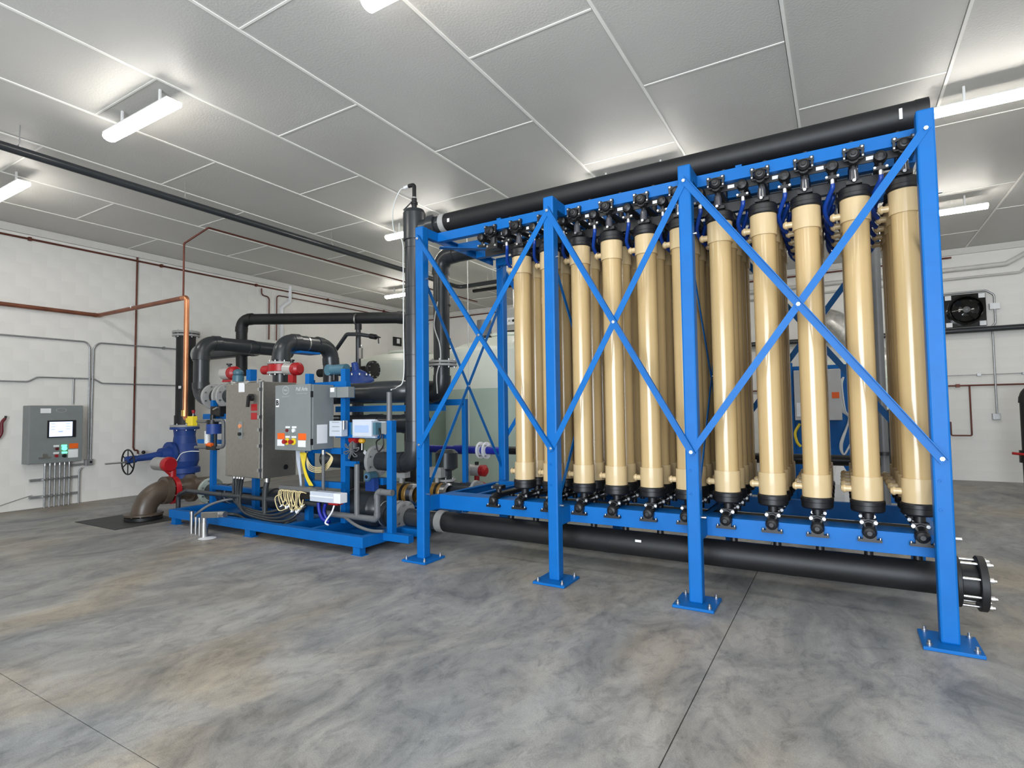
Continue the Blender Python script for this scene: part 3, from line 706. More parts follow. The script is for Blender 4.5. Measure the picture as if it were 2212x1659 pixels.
part('bulb', MB().ball((-4.738, 4.600, 1.169), .042, 14, sq=.75), mat('amber_bulb', (.75, .38, .02), .4, vary=.1), t)
part('stem', MB().cyl((-4.738, 4.600, 1.138), (-4.739, 4.600, 1.063), .01, 8), STEEL, t)
t = thing('sample_valve', 'small red actuator under the screen instrument', 'valve', (-4.910, 4.650, 1.174))
part('actuator', MB().cyl((-4.971, 4.650, 1.173), (-4.857, 4.650, 1.175), .04, 14), RED, t)
part('body', MB().cyl((-4.910, 4.650, 1.147), (-4.910, 4.650, 1.077), .03, 12), PVCL, t)
bow = MB()
for k in range(6):
    th = 2*PI*k/6+.3; c = Vector((-4.889, 4.580, 1.061)); e = c+Vector((math.cos(th)*.13, 0, math.sin(th)*.10))
    bow.sweep(spline([c, c+(e-c)*.6+Vector((.03*math.sin(th), 0, -.03)), e, c+(e-c)*.55-Vector((.03*math.sin(th), .02, .0)), c]), .006, 6)
single('coiled_lead', bow, PVCL, 'thin grey sensor lead tied in a bow below the red actuator', 'cable')
tube('conduit', [(-4.271, 4.550, 1.367), (-4.270, 4.550, 1.713)], .03, PVCL, 'short grey conduit standing on the right skid post', 'conduit')

# ---- terminal strip with yellow wires
t = thing('terminal_strip', 'grey terminal strip with dangling yellow wires on the skid rail', 'terminal strip', (-5.398, 4.420, 0.539))
a, b = Vector((-5.963, 4.420, 0.569)), Vector((-5.294, 4.420, 0.557)); zc = (a.z+b.z)/2
part('cover', MB().box(a.x, b.x, 4.42, 4.50, zc-.0, zc+.05), PVCL, t); 
part('fascia', MB().box(a.x+.02, b.x, 4.44, 4.50, zc-.09, zc), BLACK, t)
a, b = Vector((-5.357, 4.400, 0.534)), Vector((-4.954, 4.400, 0.519)); zc = (a.z+b.z)/2
part('module_box', MB().box(a.x, b.x, 4.38, 4.48, zc-.055, zc+.06), LIGHTBOX, t, bevel=.006); part('module_rib', MB().box(a.x+.01, b.x-.01, 4.372, 4.38, zc+.0, zc+.014), WHITE, t)
part('end_box', MB().box(b.x+.005, b.x+.11, 4.37, 4.48, zc-.05, zc+.06), WHITE, t, bevel=.006)
part('red_base', MB().box(b.x-.1, b.x+.05, 4.39, 4.47, zc-.075, zc-.056), RED, t)
rnd = random.Random(3); x0 = -5.856
for k in range(14):
    x = x0+.030*k; z = zc+.02+.01*rnd.random(); zz = zc-.07-.11*rnd.random()
    w_ = wire('yellow_wire', [(x, 4.42, z), (x-.03, 4.37, z+.015), (x-.05+.03*rnd.random(), 4.36, z-.05), (x-.03+.06*rnd.random(), 4.36, zz), (x+.05*rnd.random(), 4.38, zz+.06*rnd.random())], .0055, CREAMW, None, None, parent=t)
    if k % 2 == 0:
        e = Vector((x+.03, 4.375, zz)); part('wire_plug', MB().obox(e, e+Vector((.035*rnd.uniform(-1, 1), -.01, -.03)), (.012, 0, 0), (0, .012, 0)), WHITE, t)
wire('yellow_loop', [(x0-.02, 4.40, zc), (x0-.10, 4.36, zc-.06), (x0-.03, 4.36, zc-.20), (x0+.12, 4.36, zc-.17)], .006, CREAMW, None, None, parent=t)
for k in range(6):
    o = (k-2.5)
    wire('yellow_cable', [(-5.648, 4.500, 1.002), (-5.648+o*.020, 4.52, 1.0), (-5.639+o*.006, 4.52, .86), (-5.579+o*.008, 4.52, .72), (-5.512+o*.012, 4.53, .62)], .008, YELLOW, 'yellow cable dropping from the grey control box, %s from the left' % ORD[k], 'cable', group='yellow cables below the grey box')
for k in range(4):
    wire('cream_cable', [(-5.314, 4.550, 1.036), (-5.251+.01*k, 4.6, .98-.01*k), (-5.313, 4.55, .86-.02*k), (-5.517-.02*k, 4.55, .85-.015*k), (-5.626, 4.55, .97), (-5.610, 4.550, 1.022)], .006, CREAMW, 'cream cable looping under the grey control box, %s loop from the outside' % ORD[k], 'cable', group='cream cable loops')
for k in range(4):
    wire('grey_cable', [(-5.814+.022*k, 4.55, 1.03), (-5.805+.015*k, 4.56, .88), (-5.786+.008*k, 4.58, .70), (-5.768+.006*k, 4.58, .58)], .008, LIGHTBOX, 'bluish grey cable left of the yellow cables, %s from the left' % ORD[k], 'cable', group='bluish cables beside the yellow ones')
wire('white_tape', [(-4.946, 4.380, 0.450), (-4.968, 4.360, 0.369), (-5.043, 4.340, 0.263), (-4.986, 4.330, 0.239)], .010, WHITE, 'white tape end hanging from the terminal strip', 'tape')
wire('blue_lead', [(-5.254, 4.420, 0.453), (-5.237, 4.420, 0.353), (-5.175, 4.420, 0.268), (-5.089, 4.440, 0.241)], .022, ROYAL, 'bundle of blue leads curving down under the terminal strip', 'cable')
wire('blue_lead', [(-5.160, 4.440, 0.446), (-5.183, 4.440, 0.354), (-5.155, 4.450, 0.275)], .020, ROYAL, 'second blue lead bundle right under the module box', 'cable')

# ---- dark pipework on the skid
# inlet tower on a blue gate valve
tw = thing('inlet_tower', 'dark vertical pipe with a grey flanged top by the left wall', 'pipe', (-10.75, 5.9, 1.3))
part('pipe', MB().cyl((-10.75, 5.9, 1.33), (-10.75, 5.9, 2.96), .165, 28), HDPE, tw)
part('reducer', MB().cyl((-10.75, 5.9, 2.70), (-10.75, 5.9, 2.98), .15, 28), PVC, tw)
flange(tw, (-10.75, 5.9, 3.06), (0, 0, 1), .235, .045, nb=10); flange(tw, (-10.75, 5.9, 3.0), (0, 0, 1), .235, .04, nb=10)
part('white_label', MB().box(-10.66, -10.60, 5.72, 5.74, 1.98, 2.03), WHITE, tw)
part('lower_collar', MB().cyl((-10.75, 5.9, 1.30), (-10.75, 5.9, 1.48), .18, 28), HDPE, tw)
gv = thing('gate_valve', 'big cast blue gate valve under the dark tower pipe, with black handwheel', 'valve', (-10.75, 5.9, .45))
flange(gv, (-10.75, 5.9, 1.28), (0, 0, 1), .245, .045, FLANGE, nb=8); flange(gv, (-10.75, 5.9, 1.235), (0, 0, 1), .25, .045, NAVY, nb=8)
part('body', MB().lathe([(.19, 1.21), (.18, 1.1), (.20, .95), (.24, .82), (.25, .62), (.22, .52), (.27, .49), (.27, .40), (.18, .38), (.18, 0.0)], (-10.75, 5.9, 0), seg=28), NAVY, gv)
part('bonnet', MB().cyl((-10.75, 5.85, .76), (-10.75, 5.45, .76), .19, 18, r2=.12).cyl((-10.75, 5.66, .76), (-10.75, 5.60, .76), .23, 18).cyl((-10.75, 5.5, .76), (-10.75, 5.0, .72), .075, 14, r2=.05), NAVY, gv)
part('yoke_boss', MB().cyl((-10.75, 5.05, .72), (-10.75, 4.90, .71), .065, 14), NAVY, gv)
wc = Vector((-10.75, 4.93, 0.676)); hw = MB()
hw.sweep([wc+Vector((.215*math.cos(2*PI*k/32), 0, .215*math.sin(2*PI*k/32))) for k in range(33)], .013, 8, caps=False)
for k in range(6):
    th = PI/6+PI*k/3; hw.cyl(wc, wc+Vector((.21*math.cos(th), 0, .21*math.sin(th))), .010, 8)
hw.cyl(wc+Vector((0, -.03, 0)), wc+Vector((0, .03, 0)), .04, 14)
part('handwheel', hw, BLACK, gv)
part('stem', MB().cyl(wc, (-10.75, 4.58, wc.z), .016, 10), STEEL, gv)
# brown elbow from the floor, running back, red ring valve
be = thing('brown_elbow_pipe', 'fat brown coated elbow pipe rising from the floor flange', 'pipe', (-8.62, 4.17, 0))
rb_ = .29
part('elbow', MB().sweep([(-8.62, 4.17, .075)]+[(-8.62, 4.17+rb_-rb_*math.cos(PI/2*k/12), .09+rb_*math.sin(PI/2*k/12)) for k in range(13)]+[(-8.62, 4.50, .38)], .155, 28), BROWN, be)
flange(be, (-8.62, 4.17, .085), (0, 0, 1), .245, .03, BROWN, nb=8, bolt=False)
flange(be, (-8.62, 4.17, .035), (0, 0, 1), .235, .05, BLACK, nb=10)
part('ring', MB().cyl((-8.62, 4.42, .385), (-8.62, 4.50, .38), .20, 28), BROWN, be)
part('run', MB().cyl((-8.62, 4.62, .37), (-8.62, 5.15, .36), .155, 28).cyl((-8.62, 4.95, .36), (-8.3, 4.95, .34), .15, 28).cyl((-8.62, 4.80, .37), (-8.62, 4.86, .37), .21, 24), BROWN, be)
rv = thing('red_ring_valve', 'red butterfly valve ring with silver and red actuator on the brown pipe', 'valve', (-8.62, 4.56, .38))
flange(rv, (-8.62, 4.565, .375), (0, 1, 0), .205, .07, RED, nb=8)
part('neck', MB().cyl((-8.62, 4.56, .55), (-8.62, 4.56, .68), .05, 14), RED, rv)
ac = Vector((-8.646, 4.500, 0.758))
part('actuator', MB().cyl(ac-Vector((.30, 0, 0)), ac-Vector((.02, 0, 0)), .10, 20), mat('silver_actuator', (.45, .44, .43), .35, .6), rv)
part('actuator_end', MB().lathe([(0, 0), (.105, 0), (.112, .02), (.112, .08), (.09, .11), (0, .11)], ac-Vector((.02, 0, 0)), (1, 0, 0), 20), RED, rv)
part('actuator_base', MB().cyl((-8.62, 4.55, .62), ac-Vector((.0, 0, .08)), .045, 12), RED, rv)
wire('grey_air_line', [(-8.397, 4.500, 0.822), (-8.462, 4.600, 0.914), (-8.422, 4.700, 0.942), (-8.353, 4.800, 0.937)], .007, CLEAR, 'thin grey air line from the red actuator to the blue post', 'tube')
# main suction pipe through the skid
mp_ = thing('suction_main', 'long dark pipe low through the skid behind the cabinet', 'pipe', (-8.2, 4.95, .33))
part('pipe', MB().cyl((-8.25, 4.95, .32), (-5.35, 4.95, .31), .13, 28), PVC, mp_)
flange(mp_, (-8.28, 4.95, .33), (1, 0, 0), .20, .05, mat('pale_green_flange', (.35, .40, .36), .5), nb=8)
for x in (-7.95, -7.2, -6.9, -6.2): part('coupling', MB().cyl((x, 4.95, .32), (x+.14, 4.95, .32), .142, 28), PVC, mp_)
for x in (-7.75, -6.55): part('band', MB().cyl((x, 4.95, .32), (x+.012, 4.95, .32), .136, 28), FLANGE, mp_)
st = thing('strainer_body', 'fat black strainer body at the right end of the skid', 'strainer', (-5.2, 4.95, .31))
part('body', MB().lathe([(.12, 0), (.20, .06), (.215, .12), (.215, .52), (.14, .66), (.12, .70)], (-5.35, 4.95, .33), (1, 0, 0), 30), PVC, st)
part('band', MB().lathe([(.217, 0), (.221, 0), (.221, .012), (.217, .012)], (-5.24, 4.95, .33), (1, 0, 0), 30), FLANGE, st)
part('outlet', MB().cyl((-4.75, 4.93, .30), (-4.5, 4.9, .29), .13, 26).cyl((-4.70, 4.92, .30), (-4.56, 4.9, .29), .142, 26), PVC, st)
part('band', MB().lathe([(.143, 0), (.147, 0), (.147, .012), (.143, .012)], (-4.66, 4.91, .30), (1, 0, 0), 30), FLANGE, st)
flange(st, (-4.45, 4.9, .29), (1, 0, 0), .175, .05, nb=8)
# pipe from the riser flange back to the left and down
rb = thing('return_branch', 'dark pipe left of the riser flange with a taped joint', 'pipe', (-5.6, 5.0, .9))
part('pipe', MB().cyl((-4.93, 5.0, .90), (-5.8, 5.0, .90), .113, 26), PVC, rb)
part('coupling', MB().cyl((-4.93, 5.0, .90), (-5.06, 5.0, .90), .125, 26).cyl((-5.22, 5.0, .90), (-5.40, 5.0, .90), .128, 26), PVC, rb)
part('drop', MB().cyl((-5.35, 5.0, .9), (-5.35, 5.0, .50), .11, 24), PVC, rb)
part('tag', MB().obox((-4.986, 4.870, 1.022), (-4.932, 4.870, 0.984), (.012, 0, .02), (0, .002, 0)), WHITE, rb)
# flow meters
def meter(x, y, z, label, r=.13, L_=.30):
    t = thing('flow_meter', label, 'flow meter', (x, y, z))
    part('body', MB().lathe([(r*.9, 0), (r, .02), (r, L_), (r*.9, L_+.02)], (x, y, z), (1, 0, 0), 26), GOLD, t)
    part('end_band', MB().lathe([(r*.9, 0), (r*1.03, 0), (r*1.03, .07), (r*.8, .09)], (x+L_+.02, y, z), (1, 0, 0), 26), STEEL, t)
    part('strap', MB().lathe([(r*1.01, 0), (r*1.05, 0), (r*1.05, .04), (r*1.01, .04)], (x+L_*.72, y, z), (1, 0, 0), 26), BLACK, t)
    part('pipe', MB().cyl((x-.8, y, z), (x, y, z), r*.85, 22), PVC, t)
    part('head', MB().cyl((x+.15, y, z+r), (x+.15, y, z+r+.08), .03, 12).box(x+.05, x+.25, y-.05, y+.05, z+r+.07, z+r+.2), FLANGE, t)
meter(-4.923, 5.3, 0.472, 'amber and steel flow meter seen between the skid post and the first rack column')
meter(-4.715, 5.75, 0.446, 'amber and steel flow meter just right of the first rack column', .12, .25)
t = thing('pump_stack', 'dark rounded pump casing with grey flange behind the first rack column', 'pump', (-4.522, 5.900, 0.686))
q = Vector((-4.523, 5.900, 0.565)); part('casing', MB().lathe([(.0, .42), (.10, .42), (.15, .38), (.15, .18), (.10, .15), (.07, .14), (.07, .02)], q, (0, 0, 1), 24), PVC, t)
flange(t, q+Vector((0, 0, .02)), (0, 0, 1), .12, .03, nb=6); part('side_pipe', MB().cyl(q-Vector((0, 0, .09)), q+Vector((.45, 0, -.09)), .10, 22), PVC, t)
flange(t, q+Vector((.47, 0, -.09)), (1, 0, 0), .13, .04, nb=6)
# blue sensor heads low on the skid
t = thing('pressure_head', 'small blue pressure transmitter head under the riser flange', 'instrument', (-4.881, 4.850, 0.696))
q = Vector((-4.861, 4.800, 0.729)); part('head', MB().cyl(q, q+Vector((0, .12, 0)), .055, 18), TEAL, t); part('eye', MB().cyl(q-Vector((0, .012, 0)), q, .04, 16), mat('pale_blue', (.12, .25, .42), .4), t)
part('eye_center', MB().cyl(q-Vector((0, .016, 0)), q-Vector((0, .011, 0)), .022, 14), BLACK, t)
part('neck', MB().box(q.x-.05, q.x+.09, q.y+.02, q.y+.1, q.z-.17, q.z-.02), NAVY, t)
# upper elbow line from the tower to the skid
yi = 4.95; xi = -8.580; zt = 2.62; yb = 6.0
il = pipe_run('inlet_line', 'fat dark grey pipe dropping in an elbow beside the copper pipe', 'pipe', [(-10.45, yb, zt), (xi, yb, zt), (xi, yi, zt), (xi, yi, 1.76), (-8.28, yi, 1.76)], .113, PVC, bend=.20, seg=28)
flange(il, (-10.42, yb, zt), (1, 0, 0), .19, .05, nb=8)
part('elbow_out', MB().sweep(fillet([(xi, 5.9, zt), (xi, 6.25, zt), (xi+.3, 6.35, zt-.05)], .12)[0], .113, 26), PVC, il)
part('strap', MB().lathe([(.114, 0), (.119, 0), (.119, .02), (.114, .02)], (xi, 5.72, zt), (0, 1, 0), 28), STEEL, il)
flange(il, (-8.24, yi, 1.76), (1, 0, 0), .195, .04, nb=8)
il2 = thing('rubber_joint', 'short dark joint between grey flanges at the cabinet top left', 'coupling', (-8.1, yi, 1.76))
part('bellows', MB().lathe([(.10, 0), (.125, .04), (.125, .13), (.10, .17)], (-8.2, yi, 1.76), (1, 0, 0), 26), BLACK, il2)
flange(il2, (-7.98, yi, 1.76), (1, 0, 0), .19, .035, nb=8); flange(il2, (-7.88, yi, 1.76), (1, 0, 0), .19, .035, nb=8)
part('pipe', MB().cyl((-7.86, yi, 1.76), (-6.2, yi, 1.76), .105, 24), PVC, il2)
# inverted U loop with red butterfly valve
xu = -6.687; yu = 4.98
ul = pipe_run('loop_pipe', 'inverted U of glossy dark grey pipe above the stainless cabinet', 'pipe', [(xu, yu, 1.80), (xu, yu, 2.50), (xu, 5.85, 2.50), (xu, 5.85, 1.70)], .113, PVC, bend=.19, seg=28)
flange(ul, (xu, yu, 2.19), (0, 0, 1), .185, .03, nb=8)
part('strap', MB().lathe([(.114, 0), (.119, 0), (.119, .02), (.114, .02)], (xu, 5.38, 2.5), (0, 1, 0), 28), STEEL, ul)
flange(ul, (xu, yu, 2.055), (0, 0, 1), .185, .03, nb=8)
part('support_shelf', MB().box(xu-.1, xu+.12, 5.2, 5.55, 2.35, 2.38), BLUE, ul)
bv = thing('butterfly_valve', 'bright red butterfly valve between two grey flanges on the loop pipe', 'valve', (xu, yu, 2.12))
part('ring', MB().cyl((xu, yu, 2.075), (xu, yu, 2.17), .175, 30), RED, bv)
part('left_actuator', MB().lathe([(0, 0), (.05, .005), (.065, .03), (.065, .16), (.05, .2)], (xu-.38, yu-.02, 2.11), (1, 0, 0), 16), RED, bv)
part('lug', MB().box(xu-.24, xu-.16, yu-.06, yu+.02, 2.04, 2.14), RED, bv)
part('gauge_body', MB().cyl((xu+.19, yu-.06, 2.10), (xu+.36, yu-.06, 2.09), .085, 20), mat('silver_body', (.55, .54, .52), .35, .4), bv)
part('end_cap', MB().lathe([(0, 0), (.085, 0), (.088, .09), (.06, .12), (0, .12)], (xu+.35, yu-.06, 2.09), (1, 0, 0), 20), RED, bv)
part('indicator', MB().cyl((xu+.3, yu-.06, 2.175), (xu+.3, yu-.06, 2.20), .02, 10).cyl((xu+.3, yu-.06, 2.20), (xu+.3, yu-.06, 2.22), .035, 12), BLACK, bv)
part('lower_bracket', MB().box(xu+.26, xu+.36, yu-.09, yu-.03, 1.90, 2.02), RED, bv)
q = Vector((-7.912, 4.950, 2.101))
av = thing('pneumatic_valve', 'silver and red actuator with teal positioner above the cabinet left corner', 'valve', tuple(q))
part('cylinder', MB().cyl(q-Vector((.05, 0, 0)), q+Vector((.12, 0, 0)), .10, 20), mat('silver_body2', (.55, .54, .52), .35, .4), av)
part('end_cap', MB().lathe([(0, 0), (.098, 0), (.10, .10), (.07, .13), (0, .13)], q+Vector((.12, 0, 0)), (1, 0, 0), 20), RED, av)
part('indicator', MB().cyl(q+Vector((.06, 0, .1)), q+Vector((.06, 0, .125)), .02, 10).cyl(q+Vector((.06, 0, .125)), q+Vector((.06, 0, .145)), .04, 12), BLACK, av)
part('positioner', MB().ball(q+Vector((.36, -.05, -.01)), .075, 14, sq=.8).cyl(q+Vector((.36, -.05, -.05)), q+Vector((.36, -.05, -.14)), .08, 16), TEAL, av)
part('base', MB().box(q.x-.02, q.x+.26, q.y-.06, q.y+.06, q.z-.13, q.z-.10), RED, av)
part('blue_lug', MB().box(q.x+.55, q.x+.65, q.y-.05, q.y+.05, q.z-.14, q.z+.03), BLUE, av)
# slanting black return pipe behind, with drop leg
zz_ = 3.05
bk = pipe_run('overhead_return', 'matt black pipe at eye level running right behind the loop pipe', 'pipe', [(-9.147, 6.000, 2.167), (-9.163, 6.000, 3.180), (-6.090, 6.976, 3.05), (-6.090, 6.976, 0.0)], .095, HDPE, bend=.15, seg=22)
part('hanger_strap', MB().lathe([(.097, -.01), (.103, -.01), (.103, .015), (.097, .015)], (-6.970, 6.641, 3.050), (1, .4, 0), 22), STEEL, bk)
t = thing('thin_vent_post', 'slim dark standpipe below the black pipe at the diaphragm valve', 'pipe', (-6.831, 6.550, 2.186))
part('pipe', MB().cyl((-6.831, 6.550, 2.224), (-6.831, 6.550, 2.924), .042, 16), PVC, t); part('cap', MB().cyl((-6.831, 6.550, 2.862), (-6.831, 6.550, 2.955), .055, 16), HDPE, t)
part('fittings', MB().cyl((-6.705, 6.500, 2.594), (-6.705, 6.500, 2.572), .02, 8).box(-6.726, -6.674, 6.46, 6.5, 2.367, 2.542), STEEL, t)
t = thing('diaphragm_valve', 'royal blue domed diaphragm valve with bright bolts', 'valve', (-6.581, 6.300, 2.013))
q = Vector((-6.581, 6.300, 1.998)); part('dome', MB().lathe([(.0, .30), (.05, .29), (.06, .17), (.14, .12), (.24, .0), (.25, -.02), (.25, -.05), (.0, -.05)], q, (0, -.25, 1), 26), NAVY, t)
bm = MB()
for k in range(10):
    th = 2*PI*k/10; p_ = q+Vector((.19*math.cos(th), .19*math.sin(th), .075)); bm.cyl(p_, p_+Vector((0, 0, .03)), .016, 6)
part('bolts', bm, STEEL, t, stuff=True)
part('body', MB().cyl(q-Vector((0, 0, .05)), q-Vector((0, 0, .25)), .16, 20).cyl((q.x, q.y, 0), q-Vector((0, 0, .2)), .09, 20), PVC, t)
bf = thing('flanged_stub', 'black stub pipe ending in a round bolted black flange', 'pipe', (-6.709, 6.700, 2.188))
a, b = Vector((-7.950, 6.700, 2.206)), Vector((-6.677, 6.700, 2.187)); b.z = a.z = (a.z+b.z)/2
part('pipe', MB().cyl(a, b, .072, 20), HDPE, bf); flange(bf, b+Vector((.03, 0, 0)), (1, 0, 0), .15, .05, BLACK, nb=8)
tube('sloping_pipe', [(-7.457, 6.400, 2.286), (-6.939, 6.400, 2.777), (-6.664, 6.400, 2.755), (-6.407, 6.400, 2.704)], .032, PVC, 'thin dark pipe sloping up then level beside the vent post', 'pipe', bend=.08, seg=14)
t = thing('spray_tip', 'small black nozzle on the end of the sloping pipe', 'nozzle', (-6.347, 6.400, 2.685))
part('body', MB().cyl((-6.407, 6.400, 2.704), (-6.287, 6.400, 2.680), .042, 12), BLACK, t); part('tip', MB().cyl((-6.297, 6.400, 2.688), (-6.188, 6.400, 2.665), .025, 10, r2=.008).cyl((-6.237, 6.400, 2.669), (-6.228, 6.400, 2.573), .01, 8), BLACK, t)
# big horizontals right of the instruments
t = thing('discharge_header', 'fat dark pipe running level into the capped riser', 'pipe', (-5.9, 5.3, 1.75))
part('pipe', MB().cyl((-5.9, 5.35, 1.76), (-5.05, 5.35, 1.76), .125, 28), PVC, t)
part('elbow', MB().sweep(fillet([(-5.25, 5.35, 1.76), (-4.72, 5.35, 1.76), (-4.62, 5.85, 1.76)], .2)[0], .138, 28), PVC, t)
part('band', MB().lathe([(.126, 0), (.13, 0), (.13, .014), (.126, .014)], (-5.72, 5.35, 1.76), (1, 0, 0), 28), FLANGE, t)
t = thing('lower_header_line', 'second dark pipe below the fat level one, behind the instruments', 'pipe', (-5.9, 5.5, 1.35))
part('pipe', MB().cyl((-6.2, 5.5, 1.34), (-4.55, 5.5, 1.34), .12, 26), PVC, t)
part('coupling', MB().cyl((-5.5, 5.5, 1.34), (-5.3, 5.5, 1.34), .13, 26).cyl((-4.9, 5.5, 1.34), (-4.7, 5.5, 1.34), .13, 26), PVC, t)
t = thing('limit_switch', 'teal switch housing on the middle skid post top', 'instrument', (-5.425, 4.800, 2.034))
q = Vector((-5.425, 4.800, 2.028)); part('head', MB().cyl(q-Vector((.06, .05, 0)), q+Vector((-.06, .09, 0)), .07, 16).cyl(q-Vector((.03, 0, 0)), q+Vector((.22, 0, 0)), .065, 16), TEAL, t)
part('neck', MB().cyl(q-Vector((0, 0, .03)), q-Vector((0, 0, .13)), .03, 12), BLACK, t)
# small grey PVC piping in front
pipe_run('sample_piping', 'grey plastic piping with a U bend at the front right of the skid', 'pipe', [(-5.253, 4.500, 0.322), (-4.404, 4.50, 0.322), (-4.404, 4.50, 0.624), (-4.180, 4.50, 0.624)], .034, PVCL, bend=.05, seg=16)
sp = bpy.data.objects['sample_piping']
part('standpipe', MB().cyl((-4.715, 4.50, 0.322), (-4.715, 4.500, 0.910), .030, 16), PVCL, sp)
pipe_run('drain_line', 'dark pipe along the skid front from the left bend', 'pipe', ortho([(-8.193, 4.420, 0.158), (-8.163, 4.420, 0.344), (-7.999+.02, 4.42, 0.419), (-7.138, 4.45, 0.419), (-5.3, 4.48, 0.419-.02)], .03), .030, PVC, bend=.06, seg=14)
# flexible conduits out of the cabinet bottom
for k, (px_, xe) in enumerate(((-7.000, -6.35), (-6.929, -6.15), (-6.879, -6.0), (-6.818, -5.9))):
    t = thing('flexible_conduit', 'grey flexible conduit looping from the cabinet underside, %s from the left' % ORD[k], 'conduit', (px_, 4.5, cz0), 'flexible conduits under the stainless cabinet')
    part('gland', MB().cyl((px_, 4.5, cz0+.01), (px_, 4.5, cz0-.035), .024, 12), STEEL, t)
    part('hose', MB().sweep(spline([(px_, 4.5, cz0-.03), (px_+.03+.01*k, 4.47-.01*k, .50), (px_+.12+.03*k, 4.44-.03*k, .34-.02*k), (px_+.42+.06*k, 4.42-.03*k, .28-.025*k), (px_+.82+.08*k, 4.42-.02*k, .27-.02*k), (px_+1.25, 4.5, .38)]), .017, 10), PVC, t)
t = thing('thick_conduit', 'thick grey conduit dropping straight from the cabinet right corner', 'conduit', (-6.2, 4.5, cz0))
q = Vector((-6.309, 4.500, 0.626)); part('gland', MB().cyl((q.x, 4.5, cz0+.01), (q.x, 4.5, cz0-.05), .04, 14), STEEL, t)
part('hose', MB().sweep(spline([(q.x, 4.5, cz0-.03), (q.x+.02, 4.46, .50), (q.x+.10, 4.40, .22), (q.x+.12, 4.38, .12)]), .034, 14), PVC, t)
wire('flexible_feed', [(-7.173, 4.050, 0.162), (-7.168, 4.100, 0.218), (-7.116, 4.250, 0.317), (-6.979, 4.450, 0.370), (-6.537, 4.550, 0.387), (-5.873, 4.600, 0.357)], .017, PVCL, 'grey flexible hose arching from the floor stub over the skid', 'conduit', seg=10)
wire('flexible_feed', [(-6.831, 4.220, 0.226), (-6.720, 4.350, 0.202), (-6.476, 4.380, 0.142), (-5.890, 4.350, 0.145), (-5.744, 4.500, 0.215)], .022, PVC, 'dark flexible hose from the metal box end into the skid', 'conduit', seg=10)
wire('flexible_tail', [(-4.929, 4.500, 0.312), (-4.618, 4.400, 0.256), (-4.409, 4.400, 0.221), (-4.239, 4.420, 0.224)], .018, PVCL, 'grey hose tail lying in the skid pan at right', 'conduit', seg=10)
# floor stubs
for k, (x, y, r, h, l) in enumerate(((-7.089, 3.993, 0.000)[:2]+(.022, .27, 'bright metal conduit stub with the arching hose, leftmost of four'), (-6.986, 3.988, 0.000)[:2]+(.017, .21, 'short bright metal stub, second from the left'), (-6.891, 3.979, 0.000)[:2]+(.017, .21, 'short bright metal stub, third from the left'))):
    t = thing('conduit_stub', l, 'conduit', (x, y, 0), 'metal stubs rising from the floor before the skid')
    part('tube', MB().cyl((x, y, 0), (x, y, h), r, 14), STEEL, t); part('collar', MB().cyl((x, y, h-.03), (x, y, h+.005), r*1.2, 14), STEEL, t)
x, y = (-6.736, 3.947, -0.000)[:2]
t = thing('pull_elbow', 'thick bright metal stub with a rectangular pull box head', 'conduit', (x, y, 0))
part('tube', MB().cyl((x, y, 0), (x, y, .17), .043, 18), STEEL, t); part('collar', MB().cyl((x, y, .15), (x, y, .26), .037, 18), STEEL, t)
part('pull_box', MB().obox((x-.02, y, .265), (x+.30, y+.02, .295), (0, .035, 0), (0, 0, .035)), STEEL, t, bevel=.006); part('hub', MB().cyl((x+.28, y+.02, .295), (x+.38, y+.03, .30), .036, 14), STEEL, t)
single('white_spill', MB().lathe([(0, .003), (.09, .003), (.10, .0005)], (x+.10, y-.02, 0), seg=14), WHITE, 'small white grout patch at the foot of the metal stubs', 'patch')
# left corner valves: copper drop, yellow lockout, little pump
t = thing('lockout', 'yellow lockout device with red lever at the foot of the copper pipe', 'lockout', (-8.254, 4.620, 1.415))
part('body', MB().box(-8.290, -8.157, 4.58, 4.66, 1.326, 1.469).box(-8.351, -8.278, 4.59, 4.65, 1.367, 1.442), YELLOW, t, bevel=.008)
part('lever_stem', MB().cyl((-8.207, 4.620, 1.469), (-8.196, 4.620, 1.517), .012, 8), STEEL, t); part('lever_tip', MB().cyl((-8.196, 4.620, 1.510), (-8.197, 4.620, 1.558), .018, 8, r2=.028), RED, t)
sy_ = 4.66
tube('sample_feed', [(-8.227, 4.660, 1.393), (-7.920, 4.660, 1.387)], .022, PVCL, 'short grey pipe right of the yellow lockout', 'pipe')
tube('side_loop', [(-7.748, 4.660, 1.406), (-7.513, 4.660, 1.406), (-7.506, 4.660, 1.034), (-7.740, 4.660, 1.009)], .025, PVCL, 'grey pipe loop between the small pump and cabinet', 'pipe', bend=.05)
tube('side_outlet', [(-8.206, 4.660, 1.012), (-7.650, 4.660, 1.018)], .023, PVCL, 'short grey pipe level under the small pump', 'pipe')
q = Vector((-7.746, 4.660, 1.314)); t = thing('dosing_pump', 'small dark blue regulator with black head left of the cabinet', 'pump', tuple(q))
part('body', MB().cyl(q-Vector((.0, 0, .10)), q+Vector((0, 0, .04)), .10, 18), NAVY, t); part('head', MB().cyl(q+Vector((-.03, 0, .04)), q+Vector((-.03, 0, .10)), .08, 16).cyl(q+Vector((-.03, 0, .10)), q+Vector((-.03, 0, .17)), .035, 12), BLACK, t)
part('glass_bowl', MB().cyl(q+Vector((-.12, -.02, -.06)), q+Vector((-.12, -.02, -.24)), .04, 14), CLEAR, t); part('orange_ring', MB().cyl(q+Vector((-.12, -.02, -.25)), q+Vector((-.0, -.02, -.26)), .03, 12), ORANGE, t)
